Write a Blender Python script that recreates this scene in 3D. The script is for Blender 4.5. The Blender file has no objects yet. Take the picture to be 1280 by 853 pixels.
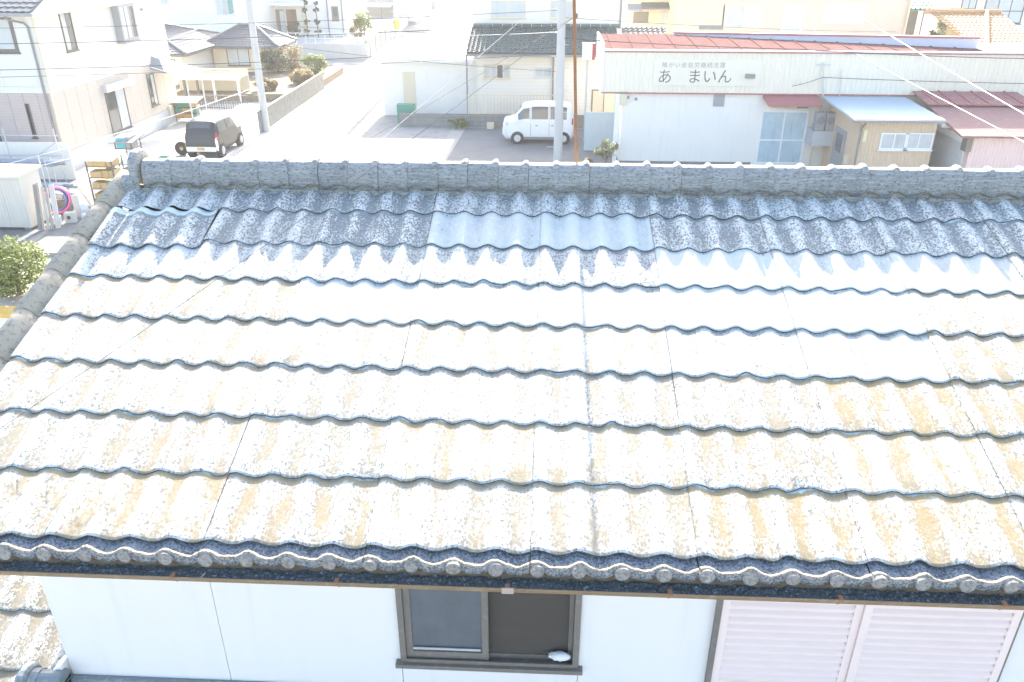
import bpy, math, random
from mathutils import Vector, Matrix, noise as mnoise
R = random.Random(7)
rad = math.radians
sc = bpy.context.scene

# ---------------------------------------------------------------- camera
FPX = 995.0
PITCH, ROLL, YAW = rad(26.47), rad(.09), rad(2.59)
CAM = Vector((.051, -3.402, 8.608))
_F = Vector((-math.sin(YAW)*math.cos(PITCH), math.cos(YAW)*math.cos(PITCH), -math.sin(PITCH)))
_R = Vector((math.cos(YAW), math.sin(YAW), 0))
_U = _R.cross(_F)
_R, _U = _R*math.cos(ROLL)+_U*math.sin(ROLL), _U*math.cos(ROLL)-_R*math.sin(ROLL)
cd = bpy.data.cameras.new('camera'); cam = bpy.data.objects.new('camera', cd)
sc.collection.objects.link(cam)
cam.matrix_world = Matrix(((_R.x,_U.x,-_F.x,CAM.x),(_R.y,_U.y,-_F.y,CAM.y),(_R.z,_U.z,-_F.z,CAM.z),(0,0,0,1)))
cd.sensor_width = 36; cd.lens = 36*FPX/1280; cd.clip_end = 2000; cd.clip_start = .05
sc.camera = cam
# ---------------------------------------------------------------- light
SUN_EL, SUN_AZ = rad(28.7), rad(1.5)          # the sun stands behind the ridge, a little to the left
w = bpy.data.worlds.new('World'); sc.world = w; w.use_nodes = True
nt = w.node_tree; bg = nt.nodes['Background']
sky = nt.nodes.new('ShaderNodeTexSky'); sky.sky_type = 'NISHITA'; sky.sun_disc = False
sky.sun_elevation = SUN_EL; sky.sun_rotation = -SUN_AZ
sky.air_density = 1.0; sky.dust_density = 3.0; sky.ozone_density = 1.0
nt.links.new(sky.outputs[0], bg.inputs[0]); bg.inputs[1].default_value = .15
sd = bpy.data.lights.new('sun', 'SUN'); sd.energy = 4.4; sd.angle = rad(.5); sd.color = (1, .92, .80)
so = bpy.data.objects.new('sun', sd); sc.collection.objects.link(so)
sdir = Vector((-math.sin(SUN_AZ)*math.cos(SUN_EL), math.cos(SUN_AZ)*math.cos(SUN_EL), math.sin(SUN_EL)))
so.rotation_euler = sdir.to_track_quat('Z', 'Y').to_euler(); so.location = (0, 30, 40)
sc.view_settings.view_transform = 'Standard'; sc.view_settings.look = 'None'
sc.view_settings.exposure = 2.2; sc.view_settings.gamma = 1.0
sc.render.engine = 'CYCLES'

# ---------------------------------------------------------------- pixel helpers (photo pixels, 1280 x 853)
def ray(u, v): return _F + _R*((u-640)/FPX) - _U*((v-426.5)/FPX)
def atz(u, v, z=0.): d = ray(u, v); return CAM + d*((z-CAM.z)/d.z)
def aty(u, v, y): d = ray(u, v); return CAM + d*((y-CAM.y)/d.y)
def atx(u, v, x): d = ray(u, v); return CAM + d*((x-CAM.x)/d.x)

# ---------------------------------------------------------------- mesh kit
col = sc.collection
class MB:
    def __init__(s): s.v = []; s.f = []; s.uv = None
    def vert(s, p): s.v.append(tuple(p)); return len(s.v)-1
    def hexa(s, c):      # 8 corners: bottom 4 ccw, top 4 ccw
        n = len(s.v); s.v += [tuple(p) for p in c]
        for q in ((3,2,1,0),(4,5,6,7),(0,1,5,4),(1,2,6,5),(2,3,7,6),(3,0,4,7)): s.f.append(tuple(n+i for i in q))
        return s
    def box(s, x0, x1, y0, y1, z0, z1):
        return s.hexa([(x0,y0,z0),(x1,y0,z0),(x1,y1,z0),(x0,y1,z0),(x0,y0,z1),(x1,y0,z1),(x1,y1,z1),(x0,y1,z1)])
    def mbox(s, m, a0, a1, z0, z1, d0, d1):   # mapped box (a along, z up, d outward)
        return s.hexa([m(a0,z0,d0),m(a1,z0,d0),m(a1,z0,d1),m(a0,z0,d1),m(a0,z1,d0),m(a1,z1,d0),m(a1,z1,d1),m(a0,z1,d1)])
    def tube(s, pts, r, n=8, caps=True):
        pts = [Vector(p) for p in pts]; rs = r if isinstance(r, (list, tuple)) else [r]*len(pts)
        base = len(s.v); prev = None
        for i, p in enumerate(pts):
            t = (pts[min(i+1, len(pts)-1)]-pts[max(i-1, 0)]).normalized()
            if prev is None: a = t.orthogonal().normalized()
            else: a = (prev - t*prev.dot(t)).normalized()
            prev = a; b = t.cross(a)
            for k in range(n):
                an = 2*math.pi*k/n; s.v.append(tuple(p + (a*math.cos(an)+b*math.sin(an))*rs[i]))
        for i in range(len(pts)-1):
            for k in range(n):
                k2 = (k+1) % n
                s.f.append((base+i*n+k, base+i*n+k2, base+(i+1)*n+k2, base+(i+1)*n+k))
        if caps:
            s.f.append(tuple(base+k for k in reversed(range(n)))); s.f.append(tuple(base+(len(pts)-1)*n+k for k in range(n)))
        return s
    def prism(s, poly, ext):                  # polygon (3d points) extruded by vector
        n = len(poly); b = len(s.v); e = Vector(ext)
        s.v += [tuple(p) for p in poly] + [tuple(Vector(p)+e) for p in poly]
        s.f.append(tuple(b+i for i in reversed(range(n)))); s.f.append(tuple(b+n+i for i in range(n)))
        for i in range(n): j = (i+1) % n; s.f.append((b+i, b+j, b+n+j, b+n+i))
        return s
    def lathe(s, prof, c, axis='z', n=14):    # prof: (r, h)
        b = len(s.v); c = Vector(c)
        for r, h in prof:
            for k in range(n):
                a = 2*math.pi*k/n; x, y = r*math.cos(a), r*math.sin(a)
                p = {'z': (x,y,h), 'x': (h,x,y), 'y': (x,-h,y)}[axis]
                s.v.append(tuple(c+Vector(p)))
        for i in range(len(prof)-1):
            for k in range(n):
                k2 = (k+1) % n; s.f.append((b+i*n+k, b+i*n+k2, b+(i+1)*n+k2, b+(i+1)*n+k))
        s.f.append(tuple(b+k for k in reversed(range(n)))); s.f.append(tuple(b+(len(prof)-1)*n+k for k in range(n)))
        return s
    def torus(s, c, Rr, r, ax1, ax2, n=36, m=8, wob=0, seed=0):
        c = Vector(c); ax1 = Vector(ax1).normalized(); ax2 = Vector(ax2).normalized(); nn = ax1.cross(ax2)
        b = len(s.v); rr = random.Random(seed)
        for i in range(n):
            a = 2*math.pi*i/n; d = ax1*math.cos(a)+ax2*math.sin(a); o = wob*math.sin(a*3+seed)
            for k in range(m):
                e = 2*math.pi*k/m; s.v.append(tuple(c+d*(Rr+o+r*math.cos(e))+nn*(r*math.sin(e)+o*.5)))
        for i in range(n):
            for k in range(m):
                i2, k2 = (i+1) % n, (k+1) % m
                s.f.append((b+i*m+k, b+i2*m+k, b+i2*m+k2, b+i*m+k2))
        return s
    def mesh(s, name, off=None):
        me = bpy.data.meshes.new(name)
        v = s.v if off is None else [(p[0]-off[0], p[1]-off[1], p[2]-off[2]) for p in s.v]
        me.from_pydata(v, [], s.f); me.update()
        return me

def rootof(o):
    while o.parent: o = o.parent
    return o
def obj(name, mb, mat, parent=None, local=False, smooth=False, kind=None, bevel=0):
    off = None if (local or parent is None) else rootof(parent).location
    me = mb.mesh(name, off) if isinstance(mb, MB) else mb
    o = bpy.data.objects.new(name, me); col.objects.link(o)
    if mat and not me.materials: me.materials.append(mat)
    if parent: o.parent = parent
    if smooth:
        for p in me.polygons: p.use_smooth = True
    if bevel:
        m = o.modifiers.new('bevel', 'BEVEL'); m.width = bevel; m.segments = 2; m.limit_method = 'ANGLE'
    if kind: o['kind'] = kind
    return o
def tag(o, label, cat, group=None):
    o['label'] = label; o['category'] = cat
    if group: o['group'] = group
    return o
def thing(name, label, cat, loc=(0,0,0), rz=0, group=None):
    o = bpy.data.objects.new(name, None); col.objects.link(o); o.location = loc; o.rotation_euler = (0,0,rz)
    o.empty_display_size = .2
    return tag(o, label, cat, group)
def copy_tree(o, parent=None):
    c = o.copy(); col.objects.link(c); c.parent = parent
    for ch in list(o.children): copy_tree(ch, c)
    return c

# ---------------------------------------------------------------- materials
def newmat(name):
    m = bpy.data.materials.new(name); m.use_nodes = True
    return m, m.node_tree, m.node_tree.nodes['Principled BSDF']
def nd(t, typ, **kw):
    n = t.nodes.new(typ)
    for k, v in kw.items():
        if k in ('operation','blend_type','data_type','attribute_name','noise_dimensions','wave_type','bands_direction','feature','uv_map'): setattr(n, k, v)
        else: n.inputs[k].default_value = v
    return n
def math_(t, op, a, b=None, clamp=False):
    n = t.nodes.new('ShaderNodeMath'); n.operation = op; n.use_clamp = clamp
    for i, x in enumerate((a, b)):
        if x is None: continue
        if isinstance(x, (int, float)): n.inputs[i].default_value = x
        else: t.links.new(x, n.inputs[i])
    return n.outputs[0]
def ramp(t, x, a, b):                     # smooth 0..1 between a and b
    n = t.nodes.new('ShaderNodeMapRange'); n.interpolation_type = 'SMOOTHSTEP'
    t.links.new(x, n.inputs[0])
    for i, y in ((1, a), (2, b)):
        if isinstance(y, (int, float)): n.inputs[i].default_value = y
        else: t.links.new(y, n.inputs[i])
    return n.outputs[0]
def mixc(t, f, a, b):
    n = t.nodes.new('ShaderNodeMix'); n.data_type = 'RGBA'
    for s, x in ((n.inputs[0], f), (n.inputs[6], a), (n.inputs[7], b)):
        if isinstance(x, (int, float)): s.default_value = x
        elif isinstance(x, tuple): s.default_value = (*x, 1)
        else: t.links.new(x, s)
    return n.outputs[2]
def noise(t, vec, scale, detail=3, rough=.55, vscale=None):
    if vscale:
        mp = t.nodes.new('ShaderNodeMapping'); mp.inputs['Scale'].default_value = vscale
        t.links.new(vec, mp.inputs[0]); vec = mp.outputs[0]
    n = t.nodes.new('ShaderNodeTexNoise'); n.inputs['Scale'].default_value = scale
    n.inputs['Detail'].default_value = detail; n.inputs['Roughness'].default_value = rough
    t.links.new(vec, n.inputs['Vector']); return n.outputs[0]
def bump(t, b, h, strength=.3, dist=.01):
    n = t.nodes.new('ShaderNodeBump'); n.inputs['Strength'].default_value = strength; n.inputs['Distance'].default_value = dist
    t.links.new(h, n.inputs['Height']); t.links.new(n.outputs[0], b.inputs['Normal'])
def pos(t): return t.nodes.new('ShaderNodeNewGeometry').outputs['Position']

def surf(name, c, rough=.8, var=.12, scale=3., streak=0, dirt=None, dirtamt=0, metal=0, bmp=.15, bscale=60, spec=.3):
    m, t, b = newmat(name); p = pos(t)
    n1 = noise(t, p, scale, 5, .6)
    lo = tuple(x*(1-var) for x in c); hi = tuple(min(1, x*(1+var)) for x in c)
    cc = mixc(t, n1, lo, hi)
    if streak:
        s = noise(t, p, 1, 4, .6, (9, 9, .7)); cc = mixc(t, math_(t, 'MULTIPLY', ramp(t, s, .5, .8), streak), cc, tuple(x*.55 for x in c))
    if dirt:
        d = noise(t, p, scale*2.3, 6, .7); cc = mixc(t, math_(t, 'MULTIPLY', ramp(t, d, .5, .68), dirtamt), cc, dirt)
    t.links.new(cc, b.inputs['Base Color']); b.inputs['Roughness'].default_value = rough; b.inputs['Metallic'].default_value = metal
    b.inputs['Specular IOR Level'].default_value = spec
    if bmp: bump(t, b, noise(t, p, bscale, 3, .6), bmp, .004)
    return m
def plain(name, c, rough=.5, metal=0, spec=.5):
    return surf(name, c, rough, .06, 6, 0, metal=metal, bmp=0, spec=spec)
def glass(name, c=(.06,.07,.075), rough=.06):
    m, t, b = newmat(name); p = pos(t)
    n1 = noise(t, p, 1.3, 3); t.links.new(mixc(t, n1, tuple(x*.6 for x in c), tuple(x*1.5 for x in c)), b.inputs['Base Color'])
    b.inputs['Roughness'].default_value = rough; b.inputs['Specular IOR Level'].default_value = .9
    bump(t, b, noise(t, p, .9, 2), .05, .05)
    return m
def courses(name, c, joint, dz, jw=.1, var=.1, rough=.8, mortar_x=None):   # fine horizontal courses on siding, joints too thin to build
    m, t, b = newmat(name); p = pos(t)
    sx = t.nodes.new('ShaderNodeSeparateXYZ'); t.links.new(p, sx.inputs[0])
    fr = math_(t, 'FRACT', math_(t, 'MULTIPLY', sx.outputs[2], 1/dz))
    j = ramp(t, fr, jw, jw*.4)
    n1 = noise(t, p, 4, 5, .6)
    cc = mixc(t, n1, tuple(x*(1-var) for x in c), tuple(x*(1+var) for x in c))
    t.links.new(mixc(t, j, cc, joint), b.inputs['Base Color']); b.inputs['Roughness'].default_value = rough
    bump(t, b, math_(t, 'SUBTRACT', 1., j), .4, .006)
    return m

def roof_tile_mat(name, base=(.45,.55,.545), old=(.50,.495,.46)):
    m, t, b = newmat(name); p = pos(t); L = t.links.new
    oi = t.nodes.new('ShaderNodeObjectInfo'); cs = t.nodes.new('ShaderNodeSeparateColor'); L(oi.outputs['Color'], cs.inputs[0])
    lich, och, rnd = cs.outputs
    uv = t.nodes.new('ShaderNodeUVMap'); us = t.nodes.new('ShaderNodeSeparateXYZ'); L(uv.outputs[0], us.inputs[0])
    # per-tile shift so that no two tiles carry the same marks
    ad = t.nodes.new('ShaderNodeVectorMath'); ad.operation = 'ADD'; L(p, ad.inputs[0])
    cb = t.nodes.new('ShaderNodeCombineXYZ'); L(math_(t, 'MULTIPLY', oi.outputs['Random'], 37.), cb.inputs[0]); L(cb.outputs[0], ad.inputs[1]); q = ad.outputs[0]
    ph = math_(t, 'FRACT', math_(t, 'MULTIPLY', math_(t, 'SUBTRACT', us.outputs[0], .04), 1/.2275))
    trough = math_(t, 'MULTIPLY', math_(t, 'ADD', math_(t, 'COSINE', math_(t, 'MULTIPLY', ph, 6.2832)), 1.), -.5)   # -1 crest .. 0 trough
    streak = noise(t, q, 1, 4, .62, (15, 2.6, 2.6))
    patch = noise(t, q, 5.5, 4, .6)
    fine = noise(t, q, 1, 6, .70, (66, 42, 42))
    fine2 = noise(t, q, 1, 5, .7, (90, 60, 60))
    mid = noise(t, q, 26, 5, .65)
    mm = mixc(t, rnd, base, old)
    cc = mixc(t, noise(t, q, 2.2, 4), mm, tuple(x*1.12 for x in old))
    drive = math_(t, 'ADD', math_(t, 'MULTIPLY', streak, .55), math_(t, 'MULTIPLY', patch, .45))
    drive = math_(t, 'ADD', drive, math_(t, 'MULTIPLY', math_(t, 'ADD', trough, .5), .16))
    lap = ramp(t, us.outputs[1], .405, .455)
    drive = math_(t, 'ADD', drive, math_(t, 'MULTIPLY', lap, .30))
    # pale crust
    wf = ramp(t, math_(t, 'ADD', mid, math_(t, 'MULTIPLY', lich, .24)), .62, .76)
    cc = mixc(t, math_(t, 'MULTIPLY', wf, .85), cc, (.66,.66,.63))
    # dark growth: fine spots gathered in streaks
    thr = math_(t, 'SUBTRACT', .93, math_(t, 'ADD', math_(t, 'MULTIPLY', lich, .36), math_(t, 'MULTIPLY', drive, .36)))
    df = ramp(t, fine, thr, math_(t, 'ADD', thr, .05))
    cc = mixc(t, math_(t, 'MULTIPLY', df, .78), cc, (.10,.10,.09))
    # soft brown wash below the spots; where ochre-free, the shaded rows' blue painted in
    wsh = math_(t, 'MULTIPLY', ramp(t, drive, .40, .70), math_(t, 'MULTIPLY', math_(t, 'ADD', lich, och), .85), True)
    cc = mixc(t, wsh, cc, mixc(t, math_(t, 'MULTIPLY', och, 2.2, True), (.235,.26,.265), (.325,.28,.205)))
    # ochre lichen
    othr = math_(t, 'SUBTRACT', .88, math_(t, 'ADD', math_(t, 'MULTIPLY', och, .34), math_(t, 'MULTIPLY', drive, .30)))
    of = ramp(t, fine2, othr, math_(t, 'ADD', othr, .06))
    cc = mixc(t, math_(t, 'MULTIPLY', of, .75), cc, (.33,.235,.09))
    # head of the tile, always covered by the row above: clean paint
    hd = ramp(t, math_(t, 'ADD', us.outputs[1], math_(t, 'MULTIPLY', mid, .05)), .480, .495)
    cc = mixc(t, hd, cc, (.50,.62,.62))
    L(cc, b.inputs['Base Color']); b.inputs['Roughness'].default_value = .85; b.inputs['Specular IOR Level'].default_value = .3
    h = math_(t, 'ADD', fine, math_(t, 'MULTIPLY', mid, 1.2)); bump(t, b, h, .35, .006)
    return m

def speckle(name, base, dark, light, scale=60, da=.8, la=.7, rough=.9, stretch=(1, 1, 1), bmp=.5):
    m, t, b = newmat(name); p = pos(t)
    f = noise(t, p, scale, 6, .7, stretch); g_ = noise(t, p, scale*.62+3, 5, .65, stretch); big = noise(t, p, 7, 4, .6)
    cc = mixc(t, big, tuple(x*.8 for x in base), tuple(x*1.2 for x in base))
    cc = mixc(t, math_(t, 'MULTIPLY', ramp(t, math_(t, 'ADD', f, math_(t, 'MULTIPLY', big, .25)), .60, .68), da), cc, dark)
    cc = mixc(t, math_(t, 'MULTIPLY', ramp(t, g_, .56, .64), la), cc, light)
    t.links.new(cc, b.inputs['Base Color']); b.inputs['Roughness'].default_value = rough
    bump(t, b, f, bmp, .006)
    return m

def concrete_ridge(name):
    m, t, b = newmat(name); p = pos(t)
    oi = t.nodes.new('ShaderNodeObjectInfo')
    cb = t.nodes.new('ShaderNodeCombineXYZ'); t.links.new(math_(t, 'MULTIPLY', oi.outputs['Random'], 21.), cb.inputs[0])
    ad = t.nodes.new('ShaderNodeVectorMath'); ad.operation = 'ADD'; t.links.new(p, ad.inputs[0]); t.links.new(cb.outputs[0], ad.inputs[1]); q = ad.outputs[0]
    cc = mixc(t, oi.outputs['Random'], (.25,.255,.245), (.34,.34,.32))
    hs = noise(t, q, 1, 5, .6, (5, 5, 55)); cc = mixc(t, math_(t, 'MULTIPLY', ramp(t, hs, .42, .66), .8), cc, (.40,.40,.38))
    d = noise(t, q, 1, 6, .7, (30, 30, 70)); cc = mixc(t, math_(t, 'MULTIPLY', ramp(t, d, .5, .62), .8), cc, (.12,.12,.115))
    o = noise(t, q, 1, 5, .7, (55, 55, 80)); o2 = noise(t, q, 3.5, 3)
    cc = mixc(t, math_(t, 'MULTIPLY', ramp(t, o, .58, .66), ramp(t, o2, .48, .62)), cc, (.36,.27,.10))
    wv = noise(t, q, 1, 5, .7, (42, 42, 60)); cc = mixc(t, math_(t, 'MULTIPLY', ramp(t, wv, .6, .68), .8), cc, (.58,.58,.56))
    t.links.new(cc, b.inputs['Base Color']); b.inputs['Roughness'].default_value = .9
    bump(t, b, d, .4, .006)
    return m

M = {}
M['tile'] = roof_tile_mat('cement_roof_tile')
M['ridge'] = concrete_ridge('ridge_concrete')
M['butt'] = speckle('shadow_line_tile_edge', (.10,.105,.105), (.05,.055,.05), (.32,.33,.33), 60)  # near-black butt faces: shadow line between tile rows put into the colour
M['verge'] = surf('verge_tile', (.46,.39,.30), .9, .2, 12, dirt=(.20,.17,.13), dirtamt=.85, bmp=.2)
M['eave'] = speckle('eave_tile', (.25,.275,.30), (.07,.08,.085), (.52,.50,.46), 70, .85, .6)
M['lip'] = speckle('lichened_lip', (.36,.31,.24), (.13,.12,.10), (.50,.46,.38), 75, .9, .6)
M['cap'] = speckle('eave_cap', (.30,.285,.26), (.15,.145,.13), (.42,.40,.36), 45, .7, .6)
M['debris'] = speckle('gutter_debris', (.13,.15,.15), (.05,.06,.055), (.42,.44,.45), 85, .8, .75, bmp=1)
M['gutter'] = surf('brown_gutter', (.25,.17,.095), .5, .15, 10, dirt=(.5,.42,.30), dirtamt=.3, bmp=0)
M['under'] = surf('roof_board', (.19,.13,.09), .9, .3, 8)
M['white_wall'] = surf('white_siding', (.76,.735,.70), .75, .03, 1.2, streak=.12, bmp=.1)
M['joint'] = plain('joint_sealant', (.35,.35,.34), .8)
M['bronze'] = surf('bronze_frame', (.20,.18,.155), .45, .1, 8, dirt=(.36,.33,.30), dirtamt=.3, metal=.1, bmp=0)
M['alu'] = plain('aluminium', (.62,.63,.64), .4, .3)
M['white_paint'] = plain('white_paint', (.8,.8,.79), .5)
M['shutter'] = surf('shutter_paint', (.80,.67,.625), .5, .03, 2, bmp=0)
M['dusty_glass'] = surf('dusty_glass', (.13,.14,.15), .22, .35, 3, streak=.5, bmp=0)
M['dark_room'] = plain('dark_room', (.06,.055,.05), .9)
M['floor_wood'] = plain('floor_wood', (.12,.09,.06), .6)
M['cloth'] = plain('white_cloth', (.72,.74,.74), .8)
M['glass'] = glass('window_glass')
M['curtain'] = surf('curtain_glass', (.48,.50,.49), .2, .25, 2, streak=.5, bmp=0)
M['pale_glass'] = surf('pale_glass', (.52,.56,.56), .2, .12, 1.5, streak=.35, bmp=0)
M['blue_glass'] = surf('blue_glass', (.42,.55,.60), .15, .25, 2, streak=.8, bmp=0)
m, t, b = newmat('insect_screen')
b.inputs['Base Color'].default_value = (.105,.092,.078,1); b.inputs['Roughness'].default_value = .9
tr = t.nodes.new('ShaderNodeBsdfTransparent'); mx = t.nodes.new('ShaderNodeMixShader'); mx.inputs[0].default_value = .62
t.links.new(tr.outputs[0], mx.inputs[1]); t.links.new(b.outputs[0], mx.inputs[2]); t.links.new(mx.outputs[0], t.nodes['Material Output'].inputs[0])
M['screen'] = m
M['rust'] = surf('rusty_steel', (.30,.15,.08), .8, .3, 20, bmp=.3)
M['steel'] = surf('galvanised_steel', (.55,.57,.59), .45, .12, 12, metal=.4, bmp=0)
M['wire'] = plain('black_cable', (.06,.06,.06), .6)
M['guywire'] = plain('steel_guy_wire', (.16,.15,.14), .5, .3)
M['white_cable'] = plain('grey_white_cable', (.72,.72,.70), .5)

# ---------------------------------------------------------------- ground
g = MB(); g.box(-150, 150, -40, 270, -.3, 0)
o = obj('ground', g, surf('ground_soil', (.40,.385,.35), .95, .15, .6, dirt=(.26,.25,.22), dirtamt=.4, bmp=.3, bscale=12, spec=.05)); o['kind'] = 'structure'
def sheet(name, pts, z, mat, th=.1):
    mb = MB(); mb.prism([(x, y, z-th) for x, y in pts], (0, 0, th)); o = obj(name, mb, mat); o['kind'] = 'structure'; return o
M['road'] = surf('pale_concrete_road', (.34,.33,.31), .9, .12, .8, dirt=(.22,.215,.20), dirtamt=.6, bmp=.2, bscale=25, spec=.05)
M['asphalt'] = surf('asphalt', (.19,.195,.195), .9, .2, 1.2, dirt=(.17,.17,.17), dirtamt=.5, bmp=.4, bscale=50)
sheet('road', [(-14.2,12),(-5.2,12),(-5.0,38.3),(-6.4,60),(-9.0,90),(-13.5,190),(-21,190),(-16.6,90),(-14.6,60),(-14.2,38)], .004, M['road'])
sheet('parking_lot', [(-4.98,12),(11.5,12),(11.5,31.4),(3.3,31.4),(3.3,38.8),(-4.3,38.8)], .004, M['asphalt'])
sheet('path', [(-40,19.2),(-14.3,19.2),(-14.3,23.0),(-18.,27.8),(-40,27.8)], .004, surf('yard_asphalt', (.17,.175,.175), .9, .2, 2, dirt=(.27,.26,.24), dirtamt=.5))
pm = MB(); pm.box(-40, -14.3, 19.0, 19.19, 0, .13)
o = obj('kerb', pm, M['road']); o['kind'] = 'structure'
M['concrete'] = surf('grey_concrete', (.34,.34,.33), .9, .15, 2, streak=.4, bmp=.25)
M['lightconc'] = surf('light_concrete', (.52,.515,.49), .9, .1, 1.5, streak=.25, bmp=.2)
M['block'] = surf('concrete_block', (.24,.245,.235), .95, .2, 2.5, streak=.5, dirt=(.12,.14,.10), dirtamt=.5, bmp=.4, bscale=30)
o = sheet('parking_slab', [(-19.9,28.),(-14.3,28.),(-14.3,45),(-19.9,45)], .006, M['lightconc'])
ln = MB(); q_ = atz(690, 184); ln.box(q_.x-.25, q_.x+.5, q_.y-.04, q_.y+.04, .0045, .009)
o = obj('parking_markings', ln, M['white_paint']); o['kind'] = 'structure'

# ================================================================ THE HOUSE WITH THE WEATHERED ROOF
PHI = rad(17.27); CP, SP = math.cos(PHI), math.sin(PHI)
EZ, TW, EX = 5.6, .91, .459
WP = TW/4
def wav(u):
    p = ((u-.04)/WP) % 1.
    return .044*((1+math.cos(2*math.pi*p))/2)**1.25
def tile_mesh(name, seed, e=EX, chips=2, nose=.012, head=.07):
    r = random.Random(seed); N = 36; S = [0, .02, e*.33, e*.66, e, e+head]
    g = .0012; th = .011
    us = [g + (TW-2*g)*i/N for i in range(N+1)]
    ds = [mnoise.noise((i*.7, seed*3.1, 0))*.004 for i in range(N+1)]
    for _ in range(chips):
        k = r.randrange(N); wd = r.choice((1, 1, 2, 2, 3)); dp = r.uniform(.008, .026)
        for j in range(-wd, wd+1):
            if 0 <= k+j <= N: ds[k+j] += dp*(1-abs(j)/(wd+1))*r.uniform(.7, 1.2)
    mb = MB(); uvs = []
    for layer in (0, 1):
        for si, s in enumerate(S):
            for i, u in enumerate(us):
                ss = s + (ds[i] if si == 0 else ds[i]*.25 if si == 1 else 0)
                h = wav(u) + nose*(1-s/e) + (.0 if layer == 0 else -th)
                if layer == 0 and si == 0: h -= .002
                if layer == 0: h += .0012*mnoise.noise((u*9, s*9, seed))
                mb.v.append((u, ss, h)); uvs.append((u, ss))
    n = N+1; q = len(S)*n
    for si in range(len(S)-1):
        for i in range(N):
            a = si*n+i
            mb.f.append((a, a+1, a+1+n, a+n)); mb.f.append((q+a, q+a+n, q+a+n+1, q+a+1))
    for i in range(N):
        mb.f.append((i, q+i, q+i+1, i+1)); a = (len(S)-1)*n+i; mb.f.append((a, a+1, q+a+1, q+a))
    for si in range(len(S)-1):
        a = si*n; mb.f.append((a, a+n, q+a+n, q+a)); a = si*n+N; mb.f.append((a, q+a, q+a+n, a+n))
    me = mb.mesh(name); L = me.uv_layers.new(name='UVMap')
    for lp in me.loops: L.data[lp.index].uv = uvs[lp.vertex_index]
    for p in me.polygons: p.use_smooth = (p.index < 2*(len(S)-1)*N)
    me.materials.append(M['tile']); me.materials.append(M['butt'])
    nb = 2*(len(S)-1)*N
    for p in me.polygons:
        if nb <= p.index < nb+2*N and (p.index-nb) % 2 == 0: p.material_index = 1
    return me
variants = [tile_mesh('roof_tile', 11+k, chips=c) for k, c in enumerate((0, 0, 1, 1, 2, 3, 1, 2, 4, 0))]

house = thing('two_storey_house', 'white-walled two-storey house under a weathered pale wavy cement-tile roof', 'house')
roof = obj('roof', MB().prism([(-3.62, .02, EZ-.075), (-3.62, 3.43, EZ-.075+3.41*SP/CP), (-3.62, 6.84, EZ-.075), (-3.62, 6.84, EZ-.13), (-3.62, 3.43, EZ-.13+3.41*SP/CP), (-3.62, .02, EZ-.13)], (9.2, 0, 0)), M['under'], house)
roof['label'] = 'weathered pale wavy roof with a shaded strip below its ridge'
def place_tile(c, k, var=None, ds=0, rot=0, lich=.5, och=.3, y0=0., z0=EZ, parent=None, rnd=None, x0=0., lift=0):
    o = bpy.data.objects.new('roof_tile', variants[R.randrange(len(variants)) if var is None else var]); col.objects.link(o)
    s = k*EX + ds
    o.location = (x0+c*TW + R.uniform(-.002, .002), y0+s*CP-lift*SP, z0+s*SP+lift*CP)
    o.rotation_euler = (PHI + R.uniform(-.003, .003), R.uniform(-.003, .003), rot + R.uniform(-.004, .004))
    o.color = (lich, och, R.random() if rnd is None else rnd, 1); o.parent = parent
    return o
# how overgrown each tile is: rows bottom (0) to top (7), columns -4 .. 5 : (dark growth, ochre)
def growth(c, k):
    if k == 7: return (.66, .03)
    if k == 6: return (.20, 0) if c in (-1, 0) else (.70, .02)
    if k == 5: return (.10, 0) if c in (1, 3) else (.28, .04) if c == 2 else (.58, .10)
    if k == 4: return (.16, .10) if c in (-2, 1) else (.36, .18) if c in (-1, 0) else (.18, .10) if c == 2 else (.60, .44)
    if k == 3: return (.36, .18) if c in (1, 2) else (.56, .40)
    if k == 2: return (.57, .58) if c >= 2 else (.55, .38)
    if k == 1: return (.58, .58) if c >= 2 else (.57, .45)
    return (.60, .56) if (c >= 1 or c <= -3) else (.60, .48)
for k in range(8):
    for c in range(-4, 6):
        l, oc = growth(c, k); kw = {}
        if (c, k) == (-4, 6): kw = dict(ds=-.10, rot=.045, var=1, lift=.016)          # slipped tile showing its clean head
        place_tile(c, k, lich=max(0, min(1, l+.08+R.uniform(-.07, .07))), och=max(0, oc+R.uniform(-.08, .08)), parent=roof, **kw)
# back slope, not seen from the front
bk = MB(); xs = [-3.62+.057*i for i in range(int(9.1/.057)+1)]
for r_ in range(8):
    y0, y1 = 6.86-r_*EX*CP, 6.86-(r_+1.1)*EX*CP; z0, z1 = EZ+r_*EX*SP+.012, EZ+(r_+1.1)*EX*SP; b0 = len(bk.v)
    for x in xs: bk.v += [(x, y0, z0+wav(x+10)-.012), (x, y0, z0+wav(x+10)), (x, y1, z1+wav(x+10))]
    for i in range(len(xs)-1):
        a = b0+3*i; bk.f += [(a, a+3, a+4, a+1), (a+1, a+4, a+5, a+2)]
obj('back_tiles', bk, M['tile'], roof, kind='stuff')
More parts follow.
